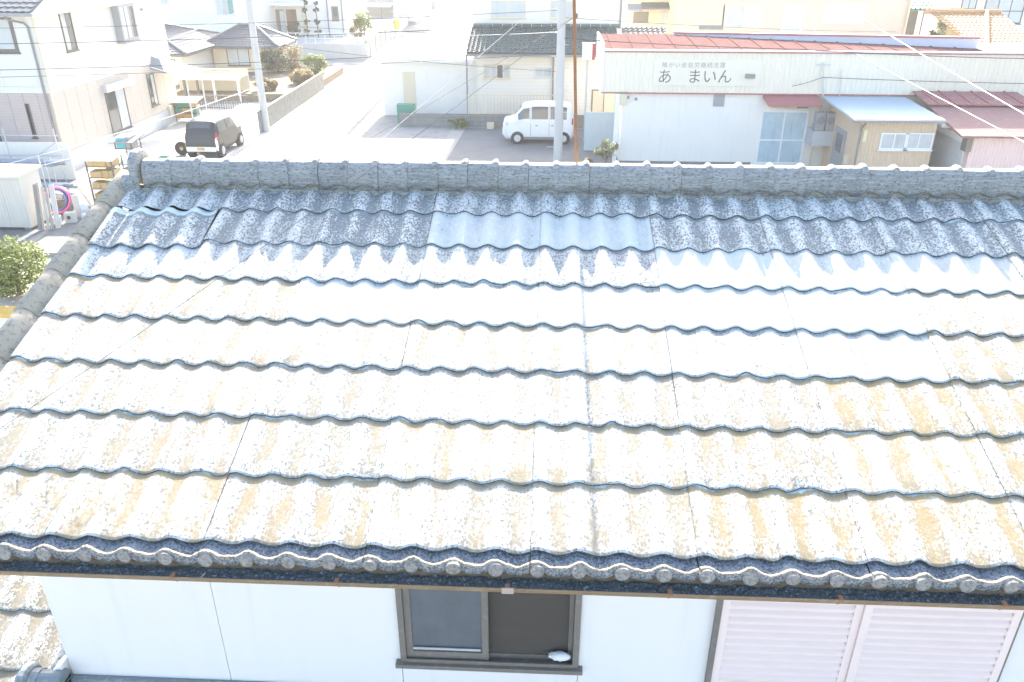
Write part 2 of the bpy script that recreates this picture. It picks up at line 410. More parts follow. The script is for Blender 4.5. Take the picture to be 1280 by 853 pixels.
# verge tiles down the left edge: one roll per row with a steep inner side
def verge_mesh(sgn):
    prof = [(-.19,-.12),(-.19,.02),(-.175,.062),(-.145,.088),(-.11,.094),(-.075,.082),(-.05,.058),(-.036,.026),(-.02,.012),(.035,.006)]
    mb = MB(); n = len(prof)
    for s, h in ((-.004, .020), (EX, .004), (EX+.05, .0)):
        for x, z in prof: mb.v.append((x*sgn, s, z+h))
    for s, h in ((-.004, .006), (EX+.05, -.014)):
        for x, z in prof: mb.v.append(((x*.9)*sgn, s, z+h if z > 0 else z))
    for j in range(2):
        for i in range(n-1): mb.f.append((j*n+i, j*n+i+1, (j+1)*n+i+1, (j+1)*n+i))
    for i in range(n-1): mb.f.append((i, 3*n+i, 3*n+i+1, i+1)); mb.f.append((3*n+i, 4*n+i, 4*n+i+1, 3*n+i+1))
    me = mb.mesh('verge_tile'); me.materials.append(M['verge'])
    for p in me.polygons: p.use_smooth = p.index < 2*(n-1)
    return me
for x, sg in ((-3.645, 1), (5.465, -1)):
    vm = verge_mesh(sg)
    for k in range(8):
        o = bpy.data.objects.new('verge_tile', vm); col.objects.link(o); o.parent = roof
        o.location = (x+R.uniform(-.004, .004), k*EX*CP, EZ+k*EX*SP); o.rotation_euler = (PHI, 0, R.uniform(-.006, .006))
# eave tiles: steep apron, raised lip and a round cap at each wave
def eave_mesh():
    mb = MB(); N = 36; g = .003; n = N+1
    us = [g+(TW-2*g)*i/N for i in range(n)]
    rows = [(.05, -.012, .8), (0, -.016, .9), (-.04, -.026, .95), (-.066, -.030, .95), (-.072, -.016, .95), (-.090, -.012, .95), (-.099, -.022, .95), (-.096, -.066, .8), (-.06, -.07, .7)]
    for y, z, a in rows:
        for u in us: mb.v.append((u, y, z+wav(u)*a + .006*mnoise.noise((u*42, y*20, 3))+.011*mnoise.noise((u*16, 2, 5))*(1 if -.095 < y < -.07 else .2)+.003*mnoise.noise((u*110, y*60, 7))))
    for j in range(len(rows)-1):
        for i in range(N): a = j*n+i; mb.f.append((a+n, a+n+1, a+1, a))
    me = mb.mesh('eave_tile'); me.materials.append(M['eave']); me.materials.append(M['lip'])
    for p in me.polygons:
        p.use_smooth = True
        if 3 <= p.index//N <= 5: p.material_index = 1
    return me
em = eave_mesh(); capm = None
capb = MB(); capb.lathe([(.040, -.03), (.041, .012), (.037, .018), (.031, .017)], (0, 0, 0), 'y', 18)
capm = capb.mesh('round_cap'); capm.materials.append(M['cap'])
for c in range(-4, 6):
    o = bpy.data.objects.new('eave_tile', em); col.objects.link(o); o.parent = roof; o.location = (c*TW, 0, EZ+R.uniform(-.002, .002))
    for q in range(4):
        d = bpy.data.objects.new('round_cap', capm); col.objects.link(d); d.parent = roof
        d.location = (c*TW+.04+q*WP+R.uniform(-.003, .003), -.097, EZ-.020+R.uniform(-.002, .002))
        d.rotation_euler = (R.uniform(-.10, .22), 0, R.uniform(-.12, .12)); d.scale = (R.uniform(.93, 1.06),)*3
# ridge: moulded concrete ridge pieces with a round crown and collar
RY, RB = 3.47, EZ+3.36/CP*SP+.00
RL = .262
def ridge_mesh(collar=True):
    mb = MB()
    def sect(x, k=0., top=0.):
        p = [(-.125-k,-.06),(-.125-k,.035),(-.108-k,.045),(-.104-k,.185),(-.095-k,.20),(-.085-k,.232+top),(-.05-k*.5,.262+top),(0,.272+top)]
        return [(x, y, z) for y, z in p] + [(x, -y, z) for y, z in reversed(p[:-1])]
    xs = [(0, 0, 0), (RL-.034, 0, 0), (RL-.060, .003, .004), (RL-.042, .008, .017), (RL-.026, .010, .023), (RL-.010, .008, .016), (RL-.002, .004, .004)] if collar else [(0, 0, 0), (RL-.002, 0, 0)]
    for x, k, tp in xs: mb.v += sect(x, k, tp)
    n = 15
    for j in range(len(xs)-1):
        for i in range(n-1): mb.f.append((j*n+i, j*n+i+1, (j+1)*n+i+1, (j+1)*n+i)[::-1])
    mb.f.append(tuple(range(n))); mb.f.append(tuple((len(xs)-1)*n+i for i in reversed(range(n))))
    me = mb.mesh('ridge_tile'); me.materials.append(M['ridge']); return me
rm = ridge_mesh()
x = -3.52; i = 0
while x < 5.4:
    o = bpy.data.objects.new('ridge_tile', rm); col.objects.link(o); o.parent = roof
    o.location = (x, RY+R.uniform(-.004, .004), RB+R.uniform(-.006, .006)); o.rotation_euler = (R.uniform(-.02, .02), R.uniform(-.012, .012), R.uniform(-.006, .006))
    x += RL; i += 1
# mortar bed below the ridge
obj('ridge_mortar', MB().box(-3.60, 5.4, RY-.119, RY+.119, RB-.2, RB+.03), M['concrete'], roof)
# ridge end ornament
eo = MB(); pr = [(-.15,-.05),(-.155,.22),(-.13,.29),(-.07,.335),(0,.35),(.07,.335),(.13,.29),(.155,.22),(.15,-.05)]
eo.prism([(-3.615, RY+y, RB+z) for y, z in pr], (.075, 0, 0)); obj('ridge_end_tile', eo, M['ridge'], roof, bevel=.015)
eo = MB(); pr = [(-.17,-.09),(-.175,.10),(-.12,.15),(.12,.15),(.175,.10),(.17,-.09)]
eo.prism([(-3.70, RY+y, RB+z) for y, z in pr], (.12, 0, 0)); obj('ridge_end_base', eo, M['ridge'], roof, bevel=.02)
# dark gap boards under the eave + fascia + soffit
obj('fascia', MB().box(-3.6, 5.5, .03, .06, EZ-.22, EZ-.08), M['under'], house)
obj('soffit', MB().box(-3.6, 5.5, .061, .497, EZ-.20, EZ-.185), M['white_paint'], house)
# gutter
gt = MB(); GY, GZ, GR = -.102, EZ-.100, .060
pro = [(GY+GR*math.cos(a), GZ+GR*math.sin(a)) for a in [math.pi+math.pi*i/10 for i in range(11)]]
outer = pro; inner = [(GY+(GR-.004)*math.cos(a), GZ+(GR-.004)*math.sin(a)) for a in [2*math.pi-math.pi*i/10 for i in range(11)]]
gt.prism([(-3.85, y, z) for y, z in outer+inner], (9.5, 0, 0))
gt.tube([(-3.85, GY-GR, GZ), (5.65, GY-GR, GZ)], .0045, 8)
gut = obj('gutter', gt, M['gutter'], house, smooth=False)
db = MB(); NX, NY = 420, 6; n = NY+1
for i in range(NX+1):
    xx = -3.84+9.48*i/NX
    for j in range(NY+1):
        yy = GY-.052+.104*j/NY
        db.v.append((xx, yy, GZ-.022+.016*mnoise.noise((xx*18, yy*40, 1))+.010*mnoise.noise((xx*60, yy*90, 5))))
for i in range(NX):
    for j in range(NY): a = i*n+j; db.f.append((a, a+n, a+n+1, a+1))
obj('gutter_moss', db, M['debris'], gut, kind='stuff')
for u in (222, 423, 634, 837, 1052, 1260):
    p = aty(u, 750, GY-GR); hk = MB()
    hk.box(p.x-.012, p.x+.012, GY-GR-.009, GY-GR+.03, GZ-.002, GZ+.010)
    hk.tube([(p.x, GY-GR+.005, GZ-.008), (p.x+.004, GY-GR+.012, GZ-.03), (p.x+.002, GY-.02, GZ-.064), (p.x, .03, GZ-.05)], .004, 6)
    obj('gutter_bracket', hk, M['rust'], gut)
jb = MB(); p = aty(634, 738, GY-GR); jb.box(p.x-.03, p.x+.035, GY-GR-.011, GY-GR-.004, GZ-.025, GZ+.012); obj('gutter_joint', jb, surf('weathered_clip', (.45,.34,.28), .6), gut)

# walls ------------------------------------------------------------
WY = .50
wx0, wx1 = -3.28, 5.15
wleft, wright, wsill = -.885, .33, 4.195
sl, sr, ssill = 1.228, 3.09, 4.115
back = MB()
back.box(wx0+.01, wleft, WY+.02, WY+.12, 0, EZ-.1); back.box(wleft, wright, WY+.02, WY+.12, 0, wsill-.02); back.box(wright, sl, WY+.02, WY+.12, 0, EZ-.1)
back.box(sl, sr, WY+.02, WY+.12, 0, ssill); back.box(sr, wx1-.01, WY+.02, WY+.12, 0, EZ-.1)
back.box(wleft, wright, WY+.02, WY+.12, 5.25, EZ-.1)
back.box(wx0+.01, wx0+.11, WY+.121, 6.3, 0, EZ-.1); back.box(wx1-.11, wx1-.01, WY+.121, 6.3, 0, EZ-.1); back.box(wx0+.01, wx1-.01, 6.301, 6.4, 0, EZ-.1)
gb = [(wx0+.012, .63, EZ-.098), (wx0+.012, 6.39, EZ-.098), (wx0+.012, 3.43, EZ+.80)]
back.prism(gb, (.09, 0, 0)); back.prism([(wx1-.102, y, z) for _, y, z in gb], (.09, 0, 0))
wall = obj('wall', back, M['joint'], house)
xj = aty(275, 786, WY).x
for a, b_, z0, z1 in ((wx0, xj-.002, 3.7, EZ-.19), (xj+.002, wleft-.002, 3.7, EZ-.19), (wleft+.002, wright-.002, 3.7, wsill-.03), (wleft+.002, wright-.002, 5.27, EZ-.19), (wright+.002, sl-.03, 3.7, EZ-.19), (sl-.026, sr+.02, 3.7, ssill-.03), (sr+.024, wx1, 3.7, EZ-.19)):
    obj('siding_panel', MB().box(a, b_, WY, WY+.0195, z0, z1), M['white_wall'], wall, bevel=.002)
for xa in (wx0-.0005, wx1-.0095):
    obj('siding_panel', MB().box(xa, xa+.01, WY+.001, 6.4, 0, EZ-.1), M['white_wall'], wall)
# sliding window with an insect screen on the right half
fr = MB(); zt = 5.24
fr.box(wleft, wleft+.04, WY-.025, WY+.09, wsill, zt); fr.box(wright-.04, wright, WY-.025, WY+.09, wsill, zt)
fr.box(wleft, wright, WY-.02, WY+.09, zt, zt+.03)
win = obj('window', fr, M['bronze'], house); win['label'] = 'bronze sliding window with dusty left pane and insect screen at right'
obj('sill', MB().box(wleft-.035, wright+.03, WY-.055, WY+.09, wsill-.035, wsill-.001), M['bronze'], win, bevel=.004)
obj('track', MB().box(wleft+.041, wright-.041, WY-.028, WY-.018, wsill, wsill+.03), M['bronze'], win)
xm = aty(606, 800, WY).x
for nm, a, b_, dy in (('sash', wleft+.042, xm+.025, .0), ('sash', xm-.02, wright-.042, .035)):
    s = MB(); y0, y1 = WY+dy-.005, WY+dy+.022; fw = .045 if dy == 0 else .03
    s.box(a, a+fw, y0, y1, wsill+.002, zt-.002); s.box(b_-fw, b_, y0, y1, wsill+.002, zt-.002)
    s.box(a+fw, b_-fw, y0+.001, y1-.001, wsill+.002, wsill+.085 if dy == 0 else wsill+.05); s.box(a+fw, b_-fw, y0+.001, y1-.001, zt-.05, zt-.002)
    obj(nm, s, M['bronze'], win)
    obj('pane' if dy == 0 else 'insect_screen', MB().box(a+fw, b_-fw, y0+.009, y0+.014, wsill+.05, zt-.05), M['dusty_glass'] if dy == 0 else M['screen'], win)
obj('rail', MB().box(wleft+.09, xm-.03, WY-.012, WY-.006, wsill+.11, wsill+.128), M['steel'], win)
# room behind the screen
rb = MB(); rb.box(wleft-.5, wright+.5, 2.2, 2.25, 3.6, 5.4); rb.box(wleft-.5, wright+.5, WY+.13, 2.2, 3.55, 3.6); rb.box(wleft-.55, wleft-.5, WY+.13, 2.2, 3.6, 5.4); rb.box(wright+.5, wright+.55, WY+.13, 2.2, 3.6, 5.4); rb.box(wleft-.5, wright+.5, WY+.13, 2.2, 5.4, 5.44)
obj('room', rb, M['dark_room'], house)
obj('inner_sill', MB().box(wleft, wright, WY+.091, WY+.30, wsill-.02, wsill+.02), M['floor_wood'], win)
cl = MB(); n0 = 14
p = aty(697, 812, WY-.002)
for i in range(9):
    for k in range(n0):
        a = 2*math.pi*k/n0; tt = i/8; r_ = .045*math.sin(math.pi*min(1, max(.03, tt)))**.5
        cl.v.append((p.x-.06+.16*tt, WY-.002+r_*.7*math.cos(a)+.01*mnoise.noise((tt*6, a, 0)), wsill+.085+r_*.75*math.sin(a)+.012*mnoise.noise((tt*5, a*2, 3))))
for i in range(8):
    for k in range(n0): k2 = (k+1) % n0; cl.f.append((i*n0+k, i*n0+k2, (i+1)*n0+k2, (i+1)*n0+k))
tag(obj('folded_cloth', cl, M['cloth'], smooth=True), 'white crumpled cloth lying at the foot of the insect screen', 'cloth')
# storm shutters: two panels of horizontal slats
sf = MB(); sf.box(sl-.03, sl, WY-.045, WY+.02, ssill-.03, 5.3); sf.box(sl, sr, WY-.05, WY+.02, ssill-.035, ssill-.004); sf.box(sl, sr, WY-.045, WY+.02, 5.25, 5.3)
sf.box(sr, sr+.015, WY-.045, WY+.02, ssill-.03, 5.3)
shut = obj('storm_shutter', sf, M['bronze'], house); shut['label'] = 'pair of closed pale storm shutters with horizontal slats'
xmid = aty(1064, 806, WY).x
for a, b_, dy in ((sl+.003, xmid, 0), (xmid+.002, sr-.003, -.018)):
    y0, y1 = WY-.026+dy, WY-.012+dy
    f_ = MB(); f_.box(a, a+.05, y0-.008, y1, ssill, 5.24); f_.box(b_-.05, b_, y0-.008, y1, ssill, 5.24); f_.box(a+.05, b_-.05, y0-.006, y1, ssill, ssill+.03); f_.box(a+.05, b_-.05, y0-.006, y1, 5.2, 5.24)
    obj('shutter_frame', f_, M['shutter'], shut)
    z = ssill+.031; dz = .0645
    while z < 5.2:
        z2 = min(z+dz, 5.2)
        obj('slat', MB().prism([(a+.051, y0+.028, z), (a+.051, y0-.006, z+.002), (a+.051, y0-.008, z+.030), (a+.051, y0+.022, z2-.001), (a+.051, y0+.028, z2-.001)], (b_-a-.102, 0, 0)), M['shutter'], shut)
        z += dz
# lower roof beside and in front of the wall ------------------------------
LZ = 3.78-.5*SP/CP; Y0 = 1.03-EX*CP*2
low = obj('lower_roof', MB().prism([(-6.6, -.95, LZ-.95*SP/CP-.06), (-6.6, 3.2, LZ+3.2*SP/CP-.06), (-6.6, 3.2, LZ+3.2*SP/CP-.16), (-6.6, -.95, LZ-.95*SP/CP-.16)], (3.31, 0, 0)), M['under'], house)
low2 = obj('lower_roof', MB().prism([(-3.288, -.95, LZ-.95*SP/CP-.06), (-3.288, .49, LZ+.49*SP/CP-.06), (-3.288, .49, LZ+.49*SP/CP-.16), (-3.288, -.95, LZ-.95*SP/CP-.16)], (8.4, 0, 0)), M['under'], house)
for c in range(-3, 1):
    for k in range(-2, 6):
        place_tile(c, k, lich=R.uniform(.72, .85), och=R.uniform(.3, .5), y0=Y0, z0=LZ+Y0*SP/CP, x0=-4.20-.0, parent=low, rnd=.8)
for c in range(0, 10):
    for k in range(-2, 1):
        place_tile(c, k, lich=.5, och=.5, y0=Y0-.16, z0=LZ+(Y0-.16)*SP/CP, x0=-3.29, parent=low2, rnd=.8)
M['glazed'] = surf('blue_grey_glazed_tile', (.20,.235,.25), .3, .15, 8, dirt=(.42,.45,.47), dirtamt=.5, bmp=.1)
jy, jz = .395, LZ+.40*SP/CP+.13
fz = aty(190, 846, WY).z
jr = MB(); jr.box(-3.50, -3.27, jy-.10, WY-.003, jz-.26, jz+.05); jr.box(-3.505, -3.27, jy-.085, WY-.003, jz+.05, jz+.085); jr.box(-3.268, 5.1, WY-.05, WY-.003, fz-.2, fz)
jrd = obj('wall_junction_ridge', jr, M['glazed'], house, bevel=.006)
rt = MB(); x = -3.47
while x < -3.3:
    rt.lathe([(.075, x), (.075, x+.14), (.088, x+.142), (.088, x+.19), (.075, x+.20)], (0, jy+.01, jz+.075), 'x', 20); x += .205
obj('round_ridge_tiles', rt, M['glazed'], jrd, kind='stuff')
ec = MB(); ec.lathe([(.118, -.035), (.135, -.02), (.135, .02), (.11, .035)], (-3.535, jy+.01, jz+.055), 'x', 22)
ec.lathe([(.10, -.05), (.10, -.03)], (-3.535, jy+.01, jz+.055), 'x', 20)
ec.lathe([(.088, 0), (.088, .06)], (-3.50, jy+.01, jz+.07), 'x', 20)
obj('ridge_end_disc', ec, M['glazed'], jrd, smooth=False)
ef = MB(); ef.box(-3.66, -3.55, jy-.13, jy+.06, jz-.24, jz-.05); obj('ridge_foot', ef, M['glazed'], jrd, bevel=.02)
mo = MB(); mo.prism([(-3.42, WY+.05, jz+.05), (-3.30, WY+.05, jz+.05), (-3.282, WY+.05, jz+.20), (-3.33, WY+.05, jz+.17), (-3.38, WY+.05, jz+.12)], (0, -.12, 0)); obj('mortar_fillet', mo, M['white_paint'], jrd)

# TV mast behind the ridge, with guy wires
mx_, my_ = aty(722, 208, 3.68).x, 3.68
mz0 = EZ+(6.86-my_)*SP/CP+.02
mast = thing('antenna_mast', 'thin rusty brown antenna mast rising from behind the roof ridge', 'antenna', (mx_, my_, mz0))
obj('pole', MB().tube([(mx_, my_, mz0), (mx_-.16, my_, mz0+3.2)], .0135, 10), M['rust'], mast)
obj('base_bracket', MB().box(mx_-.09, mx_+.09, my_-.05, my_+.05, mz0-.02, mz0+.03), M['rust'], mast)
cz = aty(719, 20, my_).z
obj('clamp', MB().lathe([(.018, -.02), (.020, 0), (.018, .02)], (mx_-.065, my_, cz), 'z', 10), M['rust'], mast)
for e in ((-3.42, .62, EZ+.62*SP/CP+.05), (-3.5, 6.3, EZ+.2)):
    a = Vector((mx_-.065, my_, cz)); b_ = Vector(e); pts = []
    for i in range(13):
        tt = i/12; q = a.lerp(b_, tt); q.z -= .10*4*tt*(1-tt)*.5; pts.append(q)
    obj('guy_wire', MB().tube(pts, .0022, 5), M['guywire'], mast)
an = MB(); az = mz0+3.0
an.tube([(mx_-.15, my_-.6, az), (mx_-.15, my_+.7, az)], .010, 6)
for i in range(7):
    yy = my_-.55+.2*i; L_ = .45-.03*i; an.tube([(mx_-.15-L_, yy, az+.01), (mx_-.15+L_, yy, az+.01)], .005, 6)
obj('aerial', an, M['steel'], mast)

# ================================================================ NEIGHBOURHOOD
M['cream_siding'] = courses('cream_siding', (.72,.69,.61), (.64,.61,.54), .30, .04, .03)
M['tan_tile'] = courses('tan_tile_siding', (.50,.445,.385), (.58,.53,.47), .115, .16, .10)
M['pink_tile'] = courses('pinkish_tile_siding', (.50,.42,.38), (.58,.51,.47), .115, .16, .10)
M['foundation'] = surf('foundation', (.56,.57,.57), .9, .06, 1.5, streak=.2)
M['darkroof'] = surf('dark_grey_kawara', (.13,.14,.15), .45, .25, 5, bmp=.1)
M['greenroof'] = surf('dark_green_kawara', (.105,.14,.135), .35, .2, 5, bmp=.1)
M['bluegreenroof'] = surf('bluegreen_kawara', (.16,.33,.31), .35, .15, 5, bmp=.1)
M['orangeroof'] = surf('orange_kawara', (.46,.27,.13), .5, .2, 6, bmp=.1)
M['yellowtile'] = surf('yellow_glazed_tile', (.62,.40,.10), .35, .12, 6, bmp=.1)
M['dark_frame'] = plain('dark_frame', (.13,.12,.11), .5)
M['grey_metal'] = surf('grey_metal', (.30,.31,.32), .5, .1, 4, bmp=0)
M['pipe'] = plain('downpipe_grey', (.22,.22,.22), .5)
M['cream'] = surf('cream_stucco', (.68,.60,.44), .9, .05, 1, streak=.15)
M['offwhite'] = surf('offwhite_wall', (.80,.765,.69), .85, .04, 1, streak=.15)
M['cool_white'] = surf('cool_white_wall', (.74,.73,.69), .85, .04, 1, streak=.12)
M['beige'] = surf('beige_stucco', (.64,.54,.44), .9, .05, .8, streak=.15)
M['brown_wood'] = surf('brown_door', (.23,.12,.075), .5, .15, 6, bmp=.1)
M['wood'] = surf('yellow_timber', (.48,.35,.17), .8, .2, 8)
M['rubber'] = plain('rubber', (.025,.025,.025), .7)

def mapY(y): return lambda a, z, d: (a, y-d, z)        # wall that looks towards -y
def mapX(x): return lambda a, z, d: (x+d, a, z)        # wall that looks towards +x
def mapXm(x): return lambda a, z, d: (x-d, a, z)       # wall that looks towards -x
def window(root, m, a0, a1, z0, z1, n=2, fm='dark_frame', gm='glass', fw=.05, sill=True, mid=None, name='window', proud=.04):
    if a0 > a1: a0, a1 = a1, a0
    if z0 > z1: z0, z1 = z1, z0
    f = MB(); f.mbox(m, a0, a0+fw, z0, z1, -.02, proud); f.mbox(m, a1-fw, a1, z0, z1, -.02, proud)
    f.mbox(m, a0+fw, a1-fw, z0, z0+fw, -.02, proud); f.mbox(m, a0+fw, a1-fw, z1-fw, z1, -.02, proud)
    wd = (a1-a0-2*fw)/n
    for k in range(1, n): f.mbox(m, a0+fw+k*wd-fw*.35, a0+fw+k*wd+fw*.35, z0+fw, z1-fw, -.015, proud-.006)
    if mid: f.mbox(m, a0+fw, a1-fw, z0+(z1-z0)*mid-fw*.35, z0+(z1-z0)*mid+fw*.35, -.014, proud-.008)
    wo = obj(name, f, M[fm], root)
    gms = gm if isinstance(gm, (list, tuple)) else [gm]*n
    for k in range(n):
        obj('pane', MB().mbox(m, a0+fw+k*wd+(fw*.35 if k else 0), a0+fw+(k+1)*wd-(fw*.35 if k < n-1 else 0), z0+fw, z1-fw, .001, proud-.022), M[gms[k]], wo)
    if sill: obj('sill', MB().mbox(m, a0-.04, a1+.04, z0-.05, z0-.002, -.01, proud+.05), M[fm], wo)
    return wo
def pxrectY(y, u0, v0, u1, v1):
    a, b_ = aty(u0, v0, y), aty(u1, v1, y); return a.x, b_.x, b_.z, a.z
def pxrectX(x, u0, v0, u1, v1):
    a, b_ = atx(u0, v0, x), atx(u1, v1, x); return a.y, b_.y, b_.z, a.z

def tiled_plane(mb, A, B, Cc, D, nw, nr, amp=.035, step=.03):
    """wavy stepped tile surface; A,B eave left,right ; D,Cc top left,right"""
    A, B, Cc, D = map(Vector, (A, B, Cc, D)); nrm = (B-A).cross(D-A).normalized()
    sub = 4
    for r_ in range(nr):
        t0, t1 = r_/nr, (r_+1.04)/nr; b0 = len(mb.v)
        for i in range(nw*sub+1):
            s = i/(nw*sub); p = (i % sub)/sub; h = amp*((1+math.cos(2*math.pi*p))/2)
            lo = A.lerp(B, s).lerp(D.lerp(Cc, s), t0); hi = A.lerp(B, s).lerp(D.lerp(Cc, s), min(1, t1))
            mb.v += [tuple(lo+nrm*(h-.01)), tuple(lo+nrm*(h+step)), tuple(hi+nrm*h)]
        for i in range(nw*sub):
            a = b0+3*i; mb.f += [(a, a+3, a+4, a+1), (a+1, a+4, a+5, a+2)]
    return mb
def ridge_bar(mb, a, b_, r=.12): return mb.tube([a, Vector(a).lerp(Vector(b_), .5), b_], r, 8)

def leaves(center, rads, n, size, seed, clumps=14, flat=.6):
    r = random.Random(seed); mb = MB(); cs = []
    for _ in range(clumps):
        while True:
            p = Vector((r.uniform(-1,1), r.uniform(-1,1), r.uniform(-1,1)))
            if p.length < 1: break
        p = p.normalized()*(p.length**.45)*.72; cs.append((p, r.uniform(.22, .42)))
    for _ in range(n):
        c, cr = r.choice(cs)
        d = Vector((r.gauss(0,1), r.gauss(0,1), r.gauss(0,1))).normalized()*cr*(r.random()**.3)
        p = c+d; p = Vector((p.x*rads[0], p.y*rads[1], p.z*rads[2]))+Vector(center)
        nrm = (d.normalized()*.6+Vector((r.gauss(0,.5), r.gauss(0,.5), r.gauss(.5,.5)))).normalized()
        a = nrm.orthogonal().normalized(); a.rotate(Matrix.Rotation(r.uniform(0, 6.28), 3, nrm)); b_ = nrm.cross(a)
        s = size*r.uniform(.6, 1.3)
        k = len(mb.v); mb.v += [tuple(p-a*s), tuple(p-b_*s*.45), tuple(p+a*s), tuple(p+b_*s*.45+nrm*s*.15)]
        mb.f.append((k, k+1, k+2, k+3))
    return mb
def leafmat(name, c, c2):
    m, t, b = newmat(name); p = pos(t); n1 = noise(t, p, 14, 3)
    t.links.new(mixc(t, ramp(t, n1, .35, .65), c, c2), b.inputs['Base Color']); b.inputs['Roughness'].default_value = .55
    tl = t.nodes.new('ShaderNodeBsdfTranslucent'); t.links.new(mixc(t, n1, c2, tuple(min(1, x*1.3) for x in c2)), tl.inputs[0])
    mx = t.nodes.new('ShaderNodeMixShader'); mx.inputs[0].default_value = .35
    t.links.new(b.outputs[0], mx.inputs[1]); t.links.new(tl.outputs[0], mx.inputs[2]); t.links.new(mx.outputs[0], t.nodes['Material Output'].inputs[0])
    return m
M['leaf'] = leafmat('leaf_green', (.06,.105,.025), (.19,.235,.05))
M['leaf_dark'] = leafmat('leaf_dark', (.03,.055,.03), (.07,.11,.05))
M['leaf_dry'] = leafmat('leaf_dry', (.16,.13,.05), (.27,.21,.09))
M['leaf_pale'] = leafmat('leaf_pale', (.14,.17,.08), (.34,.36,.22))
M['bark'] = surf('bark', (.16,.12,.09), .95, .3, 10, bmp=.5)
def plant(name, label, cat, base, h, rads, n, size, seed, mat='leaf', trunk=.05, group=None, clumps=14):
    base = Vector(base); t_ = thing(name, label, cat, base, 0, group); ch = h-rads[2]
    r = random.Random(seed); tb = MB()
    tb.tube([base, base+Vector((.02, 0, ch*.5)), base+Vector((0, .02, ch*.95))], [trunk, trunk*.8, trunk*.5], 7)
    for k in range(5):
        a = r.uniform(0, 6.28); s = base+Vector((0, 0, ch*r.uniform(.35, .8)))
        tb.tube([s, s+Vector((math.cos(a)*rads[0]*.35, math.sin(a)*rads[1]*.35, rads[2]*.35)), s+Vector((math.cos(a)*rads[0]*.6, math.sin(a)*rads[1]*.6, rads[2]*.75))], [trunk*.5, trunk*.3, trunk*.12], 5)
    obj('trunk', tb, M['bark'], t_)
    obj('crown', leaves(base+Vector((0, 0, ch)), rads, n, size, seed, clumps), M[mat], t_)
    return t_

# ---------------------------------------------------------------- house at the left
HX, HY = -20.08, 28.96
HB = 40.2
lh = thing('siding_house', 'two-storey house, cream siding above and tan tile siding below, grey downpipe', 'house', (HX, HY, 0))
HE = 6.22
obj('wall', MB().box(-29, HX-.02, HY+.02, HB, 0, HE), M['joint'], lh)
z1f = 3.33
obj('foundation', MB().box(-29.01, HX-.001, HY+.001, HB+.01, 0, .78), M['foundation'], lh)
y = HY+.0
k = 0
while y < HB-.1:
    y2 = min(y+.91, HB)
    obj('siding_panel', MB().box(HX-.02, HX+.004, y+.008, y2-.008, .80, z1f-.14), M['tan_tile'], lh)
    obj('siding_panel', MB().box(HX-.02, HX+.003, y+.006, y2-.006, z1f+.12, HE-.02), M['cream_siding'], lh); y = y2
obj('belt_trim', MB().box(HX-.02, HX+.012, HY-.012, HB, z1f-.13, z1f+.11), M['cool_white'], lh)
obj('belt_trim', MB().box(-29, HX-.022, HY-.012, HY+.018, z1f-.13, z1f+.11), M['cool_white'], lh)
x = HX
while x > -28.9:
    x2 = max(x-.606, -29)
    obj('siding_panel', MB().box(x2+.008, x-.008, HY-.004, HY+.02, .80, z1f-.14), M['pink_tile'], lh); x = x2
x = HX
while x > -28.9:
    x2 = max(x-.91*2, -29)
    obj('siding_panel', MB().box(x2+.006, x-.006, HY-.003, HY+.02, z1f+.12, HE-.02), M['cool_white'], lh); x = x2
obj('corner_trim', MB().box(HX-.05, HX+.016, HY-.016, HY+.05, .8, HE-.02), M['cream'], lh)
# roof: eave along the front, rake along the right face
rf = MB(); tiled_plane(rf, (-29.6, HY-.55, HE+.05), (HX+.35, HY-.55, HE+.05), (HX+.35, HY+5.6, HE+2.6), (-29.6, HY+5.6, HE+2.6), 34, 18)
lroof = obj('roof', MB().prism([(-29.6, HY-.55, HE), (-29.6, HY+5.6, HE+2.55), (-29.6, HB+.5, HE), (-29.6, HB+.5, HE-.12), (-29.6, HY-.55, HE-.12)], (29.6+HX+.35, 0, 0)), M['white_paint'], lh)
obj('roof_tiles', rf, M['darkroof'], lroof, kind='stuff')
gm_ = MB(); gm_.box(-29.7, HX+.42, HY-.68, HY-.56, HE-.09, HE+.03); obj('gutter', gm_, M['grey_metal'], lh, bevel=.03)
dp = MB(); px0 = HX-.22
dp.tube([(px0-.45, HY-.62, HE-.09), (px0-.43, HY-.58, HE-.2), (px0-.1, HY-.12, HE-.36), (px0, HY-.07, HE-.5), (px0, HY-.07, 3), (px0, HY-.07, .1)], .045, 8)
obj('downpipe', dp, M['pipe'], lh)
mX, mY = mapX(HX+.004), mapY(HY-.004)
def W4(f, *a): return f(*a)
window(lh, mX, *pxrectX(HX, 72, 16, 97, 62), n=2, gm=['curtain', 'glass'])
window(lh, mX, *pxrectX(HX, 137, 6, 166, 49), n=3, fm='grey_metal', gm=['curtain', 'pale_glass', 'glass'], fw=.14, proud=.35)
window(lh, mX, *pxrectX(HX, 129, 112, 164, 158), n=2, gm=['glass', 'curtain'], fw=.06)
a0, a1, zz0, zz1 = pxrectX(HX, 127, 109, 162, 103); obj('shutter_box', MB().mbox(mX, a0, a1, atx(127, 117, HX).z, atx(127, 107, HX).z, .0, .22), M['steel'], lh)
window(lh, mX, *pxrectX(HX, 182, 94, 198, 130), n=2, gm=['glass', 'curtain'])
window(lh, mY, *pxrectY(HY, -20, 20, 25, 66), n=1, fm='dark_frame', gm='pale_glass', fw=.13)
window(lh, mY, *pxrectY(HY, 31, 130, 47, 172), n=1, gm='curtain', fw=.12, mid=.45)
window(lh, mY, *pxrectY(HY, -18, 155, 3, 178), n=1, gm='glass', fw=.1)
